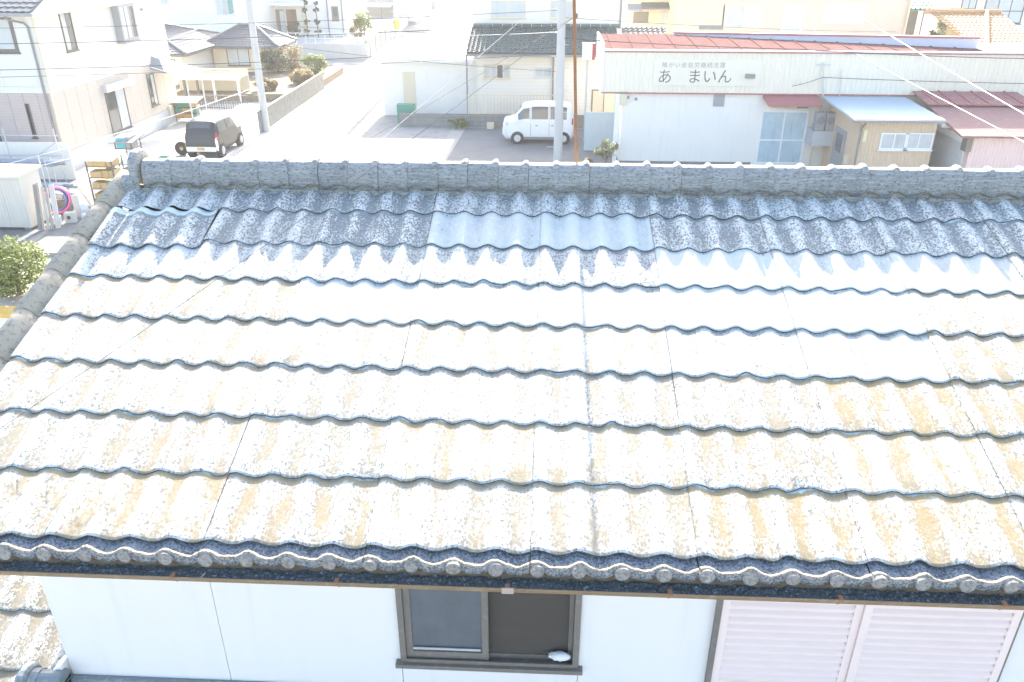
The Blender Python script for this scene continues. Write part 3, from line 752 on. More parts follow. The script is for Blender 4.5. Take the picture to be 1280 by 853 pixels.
mb = MB(); e0 = atx(212, 138, HX); mb.mbox(mX, e0.y-.16, e0.y+.16, e0.z-.25, e0.z+.25, 0, .14); obj('meter_box', mb, M['cream'], lh, bevel=.02)
lp = MB(); q = atx(176, 14, HX); lp.lathe([(.02, 0), (.09, .05), (.10, .12)], (HX+.05, q.y, q.z), 'z', 10); obj('wall_lamp', lp, M['grey_metal'], lh)
# porch canopy on the right face
cy0 = atx(190, 84, HX).y; pc = thing('porch_canopy', 'small white lean-to canopy on one thin post beside the tan siding house', 'canopy', (HX+.9, cy0+2, 0))
pk = MB(); z0_, zc = 2.55, 3.0
pk.prism([(HX+.03, cy0-.2, zc), (HX+.03, cy0-.2, zc+.08), (HX+1.7, cy0-.2, z0_+.06), (HX+1.7, cy0-.2, z0_)], (0, 2.4, 0)); obj('canopy_roof', pk, M['white_paint'], pc)
pk = MB(); pk.prism([(HX+.02, cy0-.25, zc-.05), (HX+.75, cy0-.25, zc-.25), (HX+.40, cy0+.1, zc+.45), (HX+.02, cy0+.1, zc+.55)], (0, .5, 0)); obj('hip_cap', pk, M['grey_metal'], pc)
for yy in (cy0+.1, cy0+2.0): obj('post', MB().tube([(HX+1.6, yy, 0), (HX+1.6, yy, z0_)], .04, 8), M['steel'], pc)

# ---------------------------------------------------------------- yard at the left
def pipe(mb, a, b_, r=.024): return mb.tube([a, b_], r, 8)
sfd = thing('pipe_scaffold', 'light galvanised pipe frame standing before the pinkish tile wall', 'scaffold', aty(40, 205, 27.3))
sy = 27.3
zA, zB = aty(40, 170, sy).z, aty(40, 195, sy).z
xs_ = [aty(4, 165, sy).x, aty(67, 165, sy).x, aty(-70, 165, sy).x]
for x in xs_: obj('upright', pipe(MB(), (x, sy, 0), (x, sy, zA+.28)), M['steel'], sfd)
for z in (zA, zB): obj('rail', pipe(MB(), (-25, sy+.05, z), (xs_[1]+.1, sy+.05, z)), M['steel'], sfd)
obj('brace', pipe(MB(), (xs_[1]-.9, sy-.05, zB), (xs_[1], sy-.05, zB+.55)), M['steel'], sfd)
sy2 = 25.6; xx = aty(48, 197, sy2).x
obj('upright', pipe(MB(), (xx, sy2, 0), (xx, sy2, aty(48, 195, sy2).z)), M['steel'], sfd)
M['bluepipe'] = plain('blue_grey_pipe', (.24,.29,.36), .45)
for gi, (zc, xr, yc, lab) in enumerate(((1.02, aty(80, 212, 26.4).x, 26.4, 'upper bundle of blue-grey pipes on a rack before the pinkish tile wall'), (.25, aty(93, 234, 25.9).x, 25.9, 'lower bundle of blue-grey pipes lying behind the pink hose coil'))):
    pb = thing('pipe_bundle', lab, 'pipes', (xr-2, yc, zc-.12))
    for k in range(6):
        yy = yc+(k % 3)*.12-.12; z = zc+(k//3)*.115-.06; e = R.uniform(-.4, .05)
        obj('pipe', MB().tube([(xr-4.0+e, yy, z), (xr+e, yy, z)], .056, 10), M['bluepipe'], pb)
rk = thing('pipe_rack', 'low steel rack carrying the upper bundle of blue-grey pipes', 'rack', (xr-2, 26.4, 0))
for x in (aty(78, 212, 26.4).x-.5, aty(78, 212, 26.4).x-2.6):
    mb = MB(); mb.tube([(x, 26.2, 0), (x, 26.2, 1.2)], .025, 6); mb.tube([(x, 26.6, 0), (x, 26.6, 1.2)], .025, 6); mb.tube([(x, 26.2, .9), (x, 26.6, .9)], .02, 6); obj('leg_frame', mb, M['steel'], rk)
fe = MB(); fe.box(-25, aty(92, 215, 27.7).x, 27.75, 27.8, .0, 1.5); tag(obj('panel_fence', fe, M['offwhite']), 'plain off-white panel screen behind the stacked pipes', 'fence')
# storage shed
shx, shy = atz(34, 288, .1).x, 21.4
shz = aty(14, 219, shy).z
sh = thing('storage_shed', 'cream steel storage shed with ribbed doors and a flat roof', 'shed', (shx-.9, shy+.5, 0))
M['shed'] = surf('shed_steel', (.60,.58,.52), .5, .04, 2, streak=.2, bmp=0)
obj('body', MB().box(shx-1.9, shx, shy, shy+1.1, .1, shz-.08), M['shed'], sh)
obj('roof', MB().prism([(shx-1.98, shy-.1, shz-.02), (shx-1.98, shy-.1, shz-.11), (shx-1.98, shy+1.2, shz-.03), (shx-1.98, shy+1.2, shz+.06)], (2.06, 0, 0)), M['shed'], sh)
for k in range(3):
    d = MB(); xa = shx-1.85+k*.6; d.box(xa, xa+.58, shy-.022, shy-.002, .16, shz-.16)
    for j in range(4): d.box(xa+.08+j*.13, xa+.11+j*.13, shy-.034, shy-.023, .2, shz-.2)
    obj('door', d, M['shed'], sh)
for x in (shx-1.7, shx-.2): obj('foot_block', MB().box(x-.1, x+.1, shy+.05, shy+.45, 0, .1), M['block'], sh)
# leaning boards
bc = [(.30,.28,.26), (.42,.36,.29), (.46,.43,.38), (.38,.34,.28), (.56,.53,.47)]
labs = ['dark grey board leaning closest to the storage shed', 'brown grey board leaning second from the storage shed', 'pale plank leaning third from the storage shed', 'thin brown plank leaning fourth from the storage shed', 'widest light board leaning beside the pink hose coil']
for k in range(5):
    bx = shx+.24+k*.115; wd = (.19, .07, .08, .07, .15)[k]; th = (.03, .05, .03, .05, .03)[k]; L_ = (1.45, 1.5, 1.35, 1.35, 1.42)[k]
    t0 = Vector((bx, shy-.05+.06*k, .01)); t1 = Vector((bx-.10, shy+.42+.03*k, L_))
    mb = MB(); a = Vector((.94, .25, 0)).normalized()*wd; nn = Vector((.25, -.94, .35)).normalized()*th
    if k in (0, 4): a = Vector((.75, .65, 0)).normalized()*wd
    mb.hexa([t0, t0+a, t0+a+nn, t0+nn, t1, t1+a, t1+a+nn, t1+nn])
    tag(obj('leaning_board', mb, surf('board_%d' % k, bc[k], .85, .12, 6, streak=.3)), labs[k], 'board', 'boards leaning on the shed')
# hose coils
cc_ = aty(72, 250, 23.2); Rr = .44
M['pink'] = plain('pink_hose', (.70,.16,.36), .45); M['blue'] = plain('blue_hose', (.05,.13,.40), .45)
up = Vector((.05, .25, 1)).normalized(); side = Vector((1, .05, 0)).normalized()
pcn = thing('pink_hose_coil', 'big coil of bright pink conduit hose standing in the yard', 'hose', (cc_.x, cc_.y, 0))
mb = MB()
for k in range(4): mb.torus(cc_+Vector((R.uniform(-.015, .015), -.05+.035*k, R.uniform(-.01, .01))), Rr+R.uniform(-.015, .015), .023, side, up, 40, 7, .008, k)
mb.torus(cc_+Vector((0, .02, 0)), Rr-.045, .022, side, up, 40, 7, .006, 7)
obj('coil', mb, M['pink'], pcn, smooth=True)
a = cc_+Vector((-.42, -.08, -.18))
obj('loose_end', MB().tube([a, a+Vector((.08, -.1, -.32)), a+Vector((.30, -.2, -.55)), a+Vector((.62, -.3, cc_.z*0-.66)), Vector((a.x+.98, a.y-.35, .02))], .018, 7), M['pink'], pcn, smooth=True)
bcn = thing('blue_hose_coil', 'blue hose coil nested inside the pink coil', 'hose', (cc_.x, cc_.y+.02, 0))
mb = MB()
for k in range(4): mb.torus(cc_+Vector((R.uniform(-.01, .01), -.05+.035*k, 0)), Rr-.095+R.uniform(-.01, .01), .02, side, up, 36, 7, .006, k+10)
obj('coil', mb, M['blue'], bcn, smooth=True)
gp = thing('grey_duct', 'short grey duct pipe lying behind the blue hose coil', 'pipe', (cc_.x-.1, cc_.y+.25, 0))
obj('duct', MB().tube([(cc_.x-.35, cc_.y+.3, .62), (cc_.x+.14, cc_.y+.22, .56)], .12, 16), M['grey_metal'], gp)
obj('box_below', MB().box(cc_.x-.35, cc_.x+.2, cc_.y+.15, cc_.y+.5, 0, .44), M['dark_frame'], gp)
# buckets, blocks, bag
def bucket(u, v, r, h, mat, label):
    p = atz(u, v); b_ = thing('bucket', label, 'bucket', p)
    obj('body', MB().lathe([(r*.8, 0), (r, h), (r*.93, h), (r*.74, .02)], p, 'z', 16), mat, b_)
    obj('handle', MB().tube([p+Vector((math.cos(a)*r*1.02, -.02, h-.02-math.sin(a)*r*.6)) for a in [math.pi*i/8 for i in range(9)]], .006, 5), M['steel'], b_)
bucket(73, 281, .15, .30, M['white_paint'], 'white bucket in front of the pink hose coil')
p = atz(90, 278); fb = thing('flue_block', 'beige concrete block with a round dark hole beside the white bucket', 'block', p, .2)
obj('block_body', MB().box(-.17, .17, -.12, .12, 0, .36), M['lightconc'], fb, local=True, bevel=.015)
hm = MB(); hm.lathe([(.065, 0), (.065, .012)], (-.02, -.121, .2), 'y', 14); obj('hole', hm, M['dark_room'], fb, local=True)
p = atz(98, 272); gb_ = MB(); gb_.box(p.x-.09, p.x+.13, p.y, p.y+.05, 0, .78); tag(obj('steel_sheet', gb_, M['steel'], bevel=.01), 'upright light grey panel between the blocks and the white sacks', 'panel')
def sack(u, v, s, seed, label):
    p = atz(u, v); mb = MB(); n0, n1 = 12, 8
    for i in range(n1+1):
        th_ = math.pi*i/n1
        for k in range(n0):
            a = 2*math.pi*k/n0; d = Vector((math.sin(th_)*math.cos(a), math.sin(th_)*math.sin(a)*.7, math.cos(th_)*.75))
            q = d*s*(1+.45*mnoise.noise(d*2.3+Vector((seed, 0, 0)))); mb.v.append((p.x+q.x, p.y+q.y, max(.0, q.z+s*.6)))
    for i in range(n1):
        for k in range(n0): k2 = (k+1) % n0; mb.f.append((i*n0+k, i*n0+k2, (i+1)*n0+k2, (i+1)*n0+k))
    tag(obj('plastic_sack', mb, M['cloth'], smooth=True), label, 'bag')
sack(103, 268, .26, 3, 'taller white plastic sack beside the upright grey panel'); sack(108, 274, .16, 9, 'small white sack at the foot of the taller sack')
mb = MB(); mb.tube([aty(120, 267, 22.9)*1.0, aty(96, 230, 24.2)], .035, 8); tag(obj('bamboo_pole', mb, surf('bamboo', (.55,.52,.38), .6)), 'pale pole leaning between the sacks and the timber rack', 'pole')
# timber rack
def rack(name, label, u0, u1, vtop, y, nsh, cols, roofc, seed, tarp=None):
    a, b_ = aty(u0, vtop, y), aty(u1, vtop, y); r = random.Random(seed); x0, x1, zt = a.x, b_.x, a.z; dpt = .75
    t_ = thing(name, label, 'rack', ((x0+x1)/2, y+dpt/2, 0))
    for x in (x0, x1):
        for yy in (y, y+dpt): obj('post', MB().box(x-.02, x+.02, yy-.02, yy+.02, 0, zt), M['dark_frame'], t_)
    for k in range(nsh):
        z = .25+(zt-.5)*k/max(1, nsh-1) if nsh > 1 else zt*.5
        obj('shelf', MB().box(x0-.02, x1+.02, y+.021, y+dpt-.021, z-.03, z), M['dark_frame'], t_)
        x = x0+.04
        while x < x1-.15:
            w_ = min(r.uniform(.22, .5), x1-x-.04); h_ = r.uniform(.2, (zt-.5)/max(1, nsh-1)*.75 if nsh > 1 else .4)
            obj('crate', MB().box(x, x+w_-.02, y+.03, y+dpt-.06-r.random()*.1, z+.002, z+h_), M[r.choice(cols)], t_, bevel=.01); x += w_
    obj('cover_sheet', MB().prism([(x0-.15, y-.2, zt+.0), (x0-.15, y-.2, zt+.03), (x0-.15, y+dpt+.15, zt+.16), (x0-.15, y+dpt+.15, zt+.13)], (x1-x0+.3, 0, 0)), M[roofc], t_)
    if tarp:
        mb = MB(); z = zt*.42; mb.prism([(x1-.3, y-.06, z), (x1+.05, y-.08, z+.02), (x1+.06, y-.06, z+.3), (x1-.22, y-.05, z+.22)], (0, .1, 0)); obj('tarp', mb, tarp, t_)
    return t_
M['teal'] = plain('teal_tarp', (.08,.42,.50), .5); M['greenplastic'] = plain('green_plastic', (.06,.27,.19), .5); M['orangeplastic'] = plain('orange_crate', (.55,.27,.08), .6)
rack('timber_rack', 'dark steel rack full of yellow timber under a white sheet', 106, 138, 200, 24.2, 4, ['wood', 'wood', 'wood', 'cream'], 'white_paint', 4, M['teal'])
rack('tool_rack', 'narrow dark rack of blue and grey clutter beside the house foundation', 143, 163, 178, 26.8, 3, ['grey_metal', 'blue', 'bronze', 'cloth', 'teal'], 'pipe', 8)
rack('crate_rack', 'rack of orange and green crates covered with a pale sheet', 217, 243, 128, 39.4, 3, ['orangeplastic', 'greenplastic', 'white_paint', 'wood'], 'offwhite', 5)
p = atz(209, 200); mb = MB(); mb.box(p.x-.45, p.x+.45, p.y-.25, p.y+.25, 0, .1); mb.prism([(p.x-.4, p.y-.22, .1), (p.x+.4, p.y-.22, .1), (p.x+.2, p.y-.1, .2), (p.x-.25, p.y-.1, .2)], (0, .3, 0)); tag(obj('green_tray', mb, M['greenplastic'], bevel=.01), 'flat green plastic tray on the slab beside the house foundation', 'tray')
p = atz(216, 195); tag(obj('white_post', MB().tube([(p.x, p.y, 0), (p.x, p.y, .8)], .04, 8), M['white_paint'], None), 'short white pipe standing beside the green tray', 'pipe')
# hedge shrub and yellow coping wall
bp = atz(26, 374); plant('round_shrub', 'dense round green shrub behind the yellow tiled wall', 'shrub', (bp.x-.25, bp.y+.35, 0), 1.62, (1.05, .95, .85), 5200, .055, 21, 'leaf', .06, clumps=34)
yw = atz(20, 384, 1.25)
cw = thing('garden_wall', 'low garden wall capped with yellow glazed tiles', 'wall', (yw.x-1.5, yw.y, 0))
obj('wall_body', MB().box(yw.x-4, yw.x+.35, yw.y-.06, yw.y+.08, 0, 1.14), M['offwhite'], cw)
for k in range(15):
    xa = yw.x+.36-.29*(k+1); mb = MB(); n = 7
    prf = [(.0, .012), (.05, .0), (.12, .018), (.19, .03), (.26, .024), (.287, .012)]
    for yy, z in ((-.17, 1.13), (0, 1.25), (.19, 1.13)):
        for x, h in prf: mb.v.append((xa+x, yw.y+yy, z+h))
    for j in range(2):
        for i in range(5): mb.f.append((j*6+i, j*6+i+1, (j+1)*6+i+1, (j+1)*6+i))
    b0 = len(mb.v)
    for x, h in prf: mb.v.append((xa+x, yw.y-.172, 1.05))
    for i in range(5): mb.f.append((b0+i, b0+i+1, i+1, i))
    obj('coping_tile', mb, M['yellowtile'], cw)

# ---------------------------------------------------------------- cars
def make_car(name, label, cat, loc, rz, L, Wd, H, prof, paint, wheel_x, wr, wins, rimmat, hub=None, lights=True):
    """lofted body; x forward = +L/2; prof: list of (t, low, top, halfwidth_scale)"""
    car = thing(name, label, cat, loc, rz)
    def P(t):
        for (a, b_) in zip(prof, prof[1:]):
            if a[0] <= t <= b_[0]:
                k = (t-a[0])/(b_[0]-a[0]); k = k*k*(3-2*k)*.5+k*.5
                return [a[i]+(b_[i]-a[i])*k for i in range(1, 4)]
        return prof[-1][1:]
    def section(t, s):         # s 0..1 from left sill over the roof to right sill
        low, top, ws = P(t); sgn = -1 if s < .5 else 1; q = abs(s-.5)*2      # q 1 at sill, 0 at centre of roof
        hw = Wd/2*ws; belt = min(top, .56*H)
        if q > .72: k = (1-q)/.28; z = low+(belt-low)*k*.98; y = hw*(.955+.045*math.sin(k*math.pi*.9))
        elif q > .40:
            k = (.72-q)/.32; z = belt*.98+low*.02+(top-.07-belt)*k if top > belt+.08 else belt+(top-belt)*k; y = hw*(.99-.13*k**1.3)
        else: k = q/.40; z = top-.07*k**3; y = hw*.86*k**.9
        return Vector((t*L-L/2, sgn*y, z))
    NS, NC = 30, 32
    def patch(t0, t1, s0, s1, nt=8, ns=6, off=.006, th=0):
        mb = MB()
        for i in range(nt+1):
            for j in range(ns+1):
                t, s = t0+(t1-t0)*i/nt, s0+(s1-s0)*j/ns; e = 1e-3
                p = section(t, s); n_ = (section(t, min(1, s+e))-section(t, max(0, s-e))).cross(section(min(1, t+e), s)-section(max(0, t-e), s))
                n_ = n_.normalized() if n_.length > 1e-12 else Vector((0, 0, 1))
                if n_.dot(p-Vector((p.x, 0, H*.5))) < 0: n_ = -n_
                mb.v.append(tuple(p+n_*off))
        for i in range(nt):
            for j in range(ns): a = i*(ns+1)+j; mb.f.append((a, a+1, a+ns+2, a+ns+1))
        return mb
    body = MB()
    for i in range(NS+1):
        for j in range(NC+1): body.v.append(tuple(section(i/NS, j/NC)))
    n = NC+1
    for i in range(NS):
        for j in range(NC): a = i*n+j; body.f.append((a, a+n, a+n+1, a+1))
        body.f.append((i*n, i*n+NC, (i+1)*n+NC, (i+1)*n))
    body.f.append(tuple(range(n))); body.f.append(tuple(NS*n+j for j in reversed(range(n))))
    bo = obj('body', body, paint, car, local=True, smooth=True)
    for nm, t0, t1, s0, s1, mt in wins:
        obj(nm, patch(t0, t1, s0, s1), M[mt], car, local=True, smooth=True)
    for x in wheel_x:
        for sg in (-1, 1):
            yw_ = sg*(Wd/2-.09)
            wa = MB(); wa.lathe([(wr+.035, -.10), (wr+.035, .098)], (x, sg*(Wd/2-.075), wr), 'y', 20); obj('wheel_arch', wa, M['rubber'], car, local=True)
            tb = MB(); tb.lathe([(wr*.6, -.09), (wr*.95, -.09), (wr, -.05), (wr, .05), (wr*.95, .09), (wr*.6, .09)], (x, sg*(Wd/2-.065), wr), 'y', 22)
            wo = obj('wheel', tb, M['rubber'], car, local=True)
            rb_ = MB(); yo = sg*(Wd/2-.065)+sg*.092
            rb_.lathe([(wr*.60, -.008), (wr*.58, .008)], (x, yo, wr), 'y', 18)
            for k in range(6):
                a = k*math.pi/3; c_, s_ = math.cos(a), math.sin(a)
                rb_.prism([(x+c_*.03-s_*.02, yo+sg*.012, wr+s_*.03+c_*.02), (x+c_*wr*.5-s_*.02, yo+sg*.012, wr+s_*wr*.5+c_*.02), (x+c_*wr*.5+s_*.02, yo+sg*.012, wr+s_*wr*.5-c_*.02), (x+c_*.03+s_*.02, yo+sg*.012, wr+s_*.03-c_*.02)], (0, sg*.012, 0))
            obj('rim', rb_, rimmat, wo, local=True)
    return car, section, patch
M['van_white'] = plain('white_van_paint', (.80,.80,.79), .25); M['car_dark'] = plain('dark_car_paint', (.03,.032,.036), .2)
M['red_light'] = plain('red_lamp', (.45,.02,.02), .25); M['amber'] = plain('headlamp', (.62,.62,.60), .15)
van_prof = [(0, .45, .70, .80), (.015, .34, .98, .88), (.06, .24, 1.10, .95), (.14, .22, 1.20, .99), (.20, .22, 1.46, 1.), (.30, .22, 1.80, 1.), (.45, .22, 1.88, 1.), (.80, .22, 1.88, 1.), (.94, .22, 1.83, .99), (.985, .26, 1.62, .96), (1, .40, 1.20, .92)]
vf = atz(628, 178); vy = 35.9; vlen = 3.4
vx0 = aty(628, 160, 35.2).x
van, vsec, vpatch = make_car('white_van', 'small white kei van parked on the shaded lot beside the utility pole', 'van', (vx0+vlen/2, vy, .004), 0, vlen, 1.48, 1.88, van_prof, M['van_white'], (-.98, 1.22), .28,
    [('windscreen', .165, .27, .36, .64, 'glass'), ('side_window', .22, .38, .175, .285, 'glass'), ('side_window', .41, .64, .17, .29, 'glass'), ('side_window', .67, .90, .17, .29, 'glass'),
     ('side_window', .22, .38, .715, .825, 'glass'), ('side_window', .41, .90, .71, .83, 'glass'), ('headlight', .025, .085, .11, .15, 'amber'), ('headlight', .025, .085, .85, .89, 'amber'), ('tail_light', .972, .992, .12, .20, 'red_light'), ('tail_light', .972, .992, .80, .88, 'red_light')], M['alu'])
obj('bumper', vpatch(.002, .05, .02, .98, 4, 24, .02), M['van_white'], van, local=True, smooth=True)
for t0 in (.395, .655): obj('door_gap', vpatch(t0, t0+.004, .03, .30, 1, 10, .004), M['rubber'], van, local=True)
obj('sill_trim', vpatch(.12, .95, .0, .022, 20, 2, .008), M['pipe'], van, local=True)
hd = MB(); hd.box(-.12, .0, -.748, -.735, .86, .89); hd.box(.62, .74, -.748, -.735, .86, .89); obj('door_handle', hd, M['rubber'], van, local=True)
mr = MB(); mr.box(-.98, -.88, -.86, -.74, 1.0, 1.16); obj('mirror', mr, M['van_white'], van, local=True, bevel=.03)
car_prof = [(0, .40, .80, .90), (.02, .28, .95, .95), (.05, .24, 1.30, .98), (.10, .24, 1.58, 1.), (.25, .24, 1.66, 1.), (.60, .24, 1.66, 1.), (.72, .24, 1.42, 1.), (.80, .24, 1.04, 1.), (.95, .24, .92, .96), (.985, .28, .84, .90), (1, .40, .70, .82)]
cpos = atz(252, 200)
car, csec, cpatch = make_car('dark_car', 'black compact car backed beside the tan siding house, pale rear bumper', 'car', (cpos.x+.05, cpos.y+1.75, .01), rad(90), 3.4, 1.5, 1.66, car_prof, M['car_dark'], (-1.15, 1.15), .29,
    [('rear_window', .058, .098, .36, .64, 'glass'), ('side_window', .14, .40, .18, .29, 'glass'), ('side_window', .43, .66, .18, .28, 'glass'), ('side_window', .14, .40, .71, .82, 'glass'), ('side_window', .43, .66, .72, .82, 'glass'), ('windscreen', .62, .76, .36, .64, 'glass'),
     ('tail_light', .03, .07, .12, .25, 'red_light'), ('tail_light', .03, .07, .75, .88, 'red_light'), ('rear_bumper', .001, .045, .02, .17, 'white_paint'), ('rear_bumper', .001, .045, .83, .98, 'white_paint')], M['alu'])
bm = MB(); bm.box(-1.74, -1.64, -.66, .66, .34, .55); obj('bumper', bm, M['white_paint'], car, local=True, bevel=.03)
bm = MB(); bm.box(-1.755, -1.741, -.17, .17, .40, .52); obj('number_plate', bm, M['yellowtile'], car, local=True)
tp = atz(229, 194); ty = thing('spare_tyre', 'loose tyre with yellow wheel rim leaning beside the dark car', 'tyre', (tp.x, tp.y, 0), .15)
tb = MB(); tb.lathe([(.19, -.085), (.28, -.09), (.31, -.05), (.31, .05), (.28, .09), (.19, .085)], (0, 0, .31), 'y', 24); obj('tyre', tb, M['rubber'], ty, local=True)
tb = MB(); tb.lathe([(.19, -.03), (.18, .04), (.10, .055), (.08, .09)], (0, 0, .31), 'y', 20); obj('rim', tb, M['yellowtile'], ty, local=True)

# ---------------------------------------------------------------- far left: tiled houses, carport, fence
def hip_house(name, label, x0, x1, y0, y1, ez, rh, wallm, tm, ov=.6, nw=30, nr=10):
    h = thing(name, label, 'house', ((x0+x1)/2, (y0+y1)/2, 0))
    obj('wall', MB().box(x0, x1, y0, y1, 0, ez), M[wallm], h)
    X0, X1, Y0_, Y1_ = x0-ov, x1+ov, y0-ov, y1+ov; d = (Y1_-Y0_)/2; ym = (Y0_+Y1_)/2
    A, B_, C_, D_ = (X0, Y0_, ez), (X1, Y0_, ez), (X1, Y1_, ez), (X0, Y1_, ez); E_, F_ = (X0+d, ym, ez+rh), (X1-d, ym, ez+rh)
    base = MB(); b0 = [base.vert(p) for p in (A, B_, C_, D_, E_, F_)]; lo = [base.vert((p[0], p[1], ez-.12)) for p in (A, B_, C_, D_)]
    base.f += [(0, 1, 5, 4), (1, 2, 5), (2, 3, 4, 5), (3, 0, 4), (9, 8, 7, 6), (6, 7, 1, 0), (7, 8, 2, 1), (8, 9, 3, 2), (9, 6, 0, 3)]
    r_ = obj('roof', base, M[tm], h)
    tl = MB()
    tiled_plane(tl, A, B_, F_, E_, nw, nr); tiled_plane(tl, B_, C_, F_, F_, int(nw*(Y1_-Y0_)/(X1-X0)), nr); tiled_plane(tl, D_, A, E_, E_, int(nw*(Y1_-Y0_)/(X1-X0)), nr)
    tl.v = [(p[0], p[1], p[2]+.03) for p in tl.v]
    obj('roof_tiles', tl, M[tm], r_, kind='stuff')
    rb_ = MB()
    for a, b_ in ((E_, F_), (A, E_), (B_, F_), (C_, F_)): ridge_bar(rb_, Vector(a)+Vector((0, 0, .08)), Vector(b_)+Vector((0, 0, .08)), .12)
    obj('ridge', rb_, M[tm], r_)
    return h
ca = aty(232, 69, 49.4)
ha = hip_house('tiled_house', 'low house with dark grey tiled hip roof behind the siding house', ca.x-11, ca.x-.6, 50, 59, ca.z, 1.55, 'offwhite', 'darkroof', nw=38, nr=14)
window(ha, mapY(50), ca.x-2.6, ca.x-1.0, .9, 1.9, gm='curtain')
cb_ = aty(250, 59, 54.4)
hb = hip_house('tiled_house', 'cream house with glinting grey tiled hip roof behind the left utility pole', cb_.x+.6, cb_.x+4.9, 55, 58.2, cb_.z, 1.2, 'cream', 'darkroof', nw=20, nr=9)
window(hb, mapY(55), cb_.x+1.6, cb_.x+3.2, .9, 2.1, gm='pale_glass')
p0, p1 = aty(176, 30, 67), aty(322, 30, 67)
hc = thing('white_house', 'tall plain white house behind the grey tiled roofs', 'house', ((p0.x+p1.x)/2, 70, 0))
obj('wall', MB().box(p0.x, p1.x, 67, 75, 0, 8.2), M['cool_white'], hc)
obj('roof', MB().prism([(p0.x-.5, 66.4, 8.2), (p0.x-.5, 71, 9.8), (p0.x-.5, 75.6, 8.2)], (p1.x-p0.x+1, 0, 0)), M['darkroof'], hc)
window(hc, mapY(67), *pxrectY(67, 268, -4, 294, 19), n=3, fm='alu', gm=['pale_glass', 'curtain', 'bluegreenroof'])
window(hc, mapY(67), *pxrectY(67, 196, -12, 212, 6), n=2, fm='alu', gm='pale_glass')
# carport with long white fascia, and slat fence below
fy = 45.5
fa, fb_ = aty(205, 97, fy), aty(300, 101, fy)
cp_ = thing('carport', 'long white flat-roofed carport on thin posts beyond the dark car', 'carport', ((fa.x+fb_.x)/2, fy, 0))
obj('fascia', MB().box(fa.x, fb_.x, fy, fy+.08, fa.z-.13, fa.z+.13), M['white_paint'], cp_)
obj('canopy_roof', MB().box(fa.x, fb_.x, fy+.08, fy+1.3, fa.z-.02, fa.z+.06), M['white_paint'], cp_)
for x in (fa.x+1.1, fa.x+1.9, (fa.x+fb_.x)/2+.6, fb_.x-.2): obj('post', MB().box(x-.06, x+.06, fy+.1, fy+.22, 0, fa.z-.13), M['dark_frame'] if x < fa.x+2.5 else M['white_paint'], cp_)
sc_ = thing('screen_wall', 'cream panel screen wall standing at the back of the white carport', 'wall', ((fa.x+fb_.x)/2, fy+1.5, 0))
x = fa.x+.2
while x < fb_.x-.2:
    obj('wall_panel', MB().box(x, min(x+1.2, fb_.x)-.02, fy+1.5, fy+1.6, 0, 1.75), M['cream'], sc_); x += 1.2
fn = thing('slat_fence', 'dark slatted fence in front of the white carport', 'fence', ((fa.x+fb_.x)/2, 43.2, 0))
g0, g1 = aty(236, 119, 43.2), aty(310, 119, 43.2)
for z in (g0.z, .12): obj('rail', MB().box(g0.x, g1.x, 43.2, 43.24, z-.04, z), M['dark_frame'], fn)
x = g0.x
while x < g1.x: obj('slat', MB().box(x, x+.035, 43.16, 43.197, .02, g0.z), M['dark_frame'], fn); x += .14
# block wall along the road, in courses of blocks
def block_wall(name, label, a, b_, h, bl=.4, bh=.2, th=.12, mat='block', cap=True):
    a, b_ = Vector((*a[:2], 0)), Vector((*b_[:2], 0)); L_ = (b_-a).length; ang = math.atan2(b_.y-a.y, b_.x-a.x)
    t_ = thing(name, label, 'wall', a, ang)
    obj('core', MB().box(.01, L_-.01, .012, th-.012, 0, h-.005), M['joint'], t_, local=True)
    me = MB().box(.004, bl-.004, 0, th, .004, bh-.004).mesh('block'); me.materials.append(M[mat]); nr = int(round(h/bh))
    for r_ in range(nr):
        x = 0
        while x+bl <= L_+.01:
            o = bpy.data.objects.new('block', me); col.objects.link(o); o.parent = t_; o.location = (x, R.uniform(-.003, .003), r_*bh); x += bl
    if cap: obj('coping', MB().box(-.02, L_+.02, -.02, th+.02, h-.002, h+.06), M[mat], t_, local=True)
    return t_
block_wall('block_wall', 'low grey concrete block wall along the road below the garden shrubs', (-14.55, 37.0), (-14.95, 51.0), 1.0)
gs = sheet('garden_soil', [(-24, 46.), (-15.1, 46.), (-15.3, 58), (-24, 58)], .45, surf('soil', (.22,.18,.13), .95, .2, 3, dirt=(.3,.28,.2), dirtamt=.5), .44)
for i, (u, v, h, rx, mt, nm, lab) in enumerate(((345, 92, 1.9, 1.1, 'leaf_dark', 'clipped_hedge', 'dark clipped hedge above the road block wall'), (364, 88, 2.1, 1.0, 'leaf_dry', 'garden_shrub', 'dry ochre shrub beside the dark clipped hedge'), (333, 84, 1.4, .8, 'leaf_pale', 'garden_shrub', 'pale flat-topped shrub next to the left utility pole'), (378, 105, 1.0, .8, 'leaf_dry', 'garden_shrub', 'small brown shrub over the road block wall'), (335, 113, .8, .7, 'leaf_dry', 'garden_shrub', 'short dry shrub at the near end of the garden'), (395, 93, 1.5, .9, 'leaf', 'garden_shrub', 'green shrub at the far end of the road block wall'))):
    q = atz(u, v, .45); plant(nm, lab, 'shrub', (min(q.x, -15.6), q.y, .44), h, (rx*1.15, rx, h*.56), 2600, .075, 40+i, mt, .05, clumps=30)

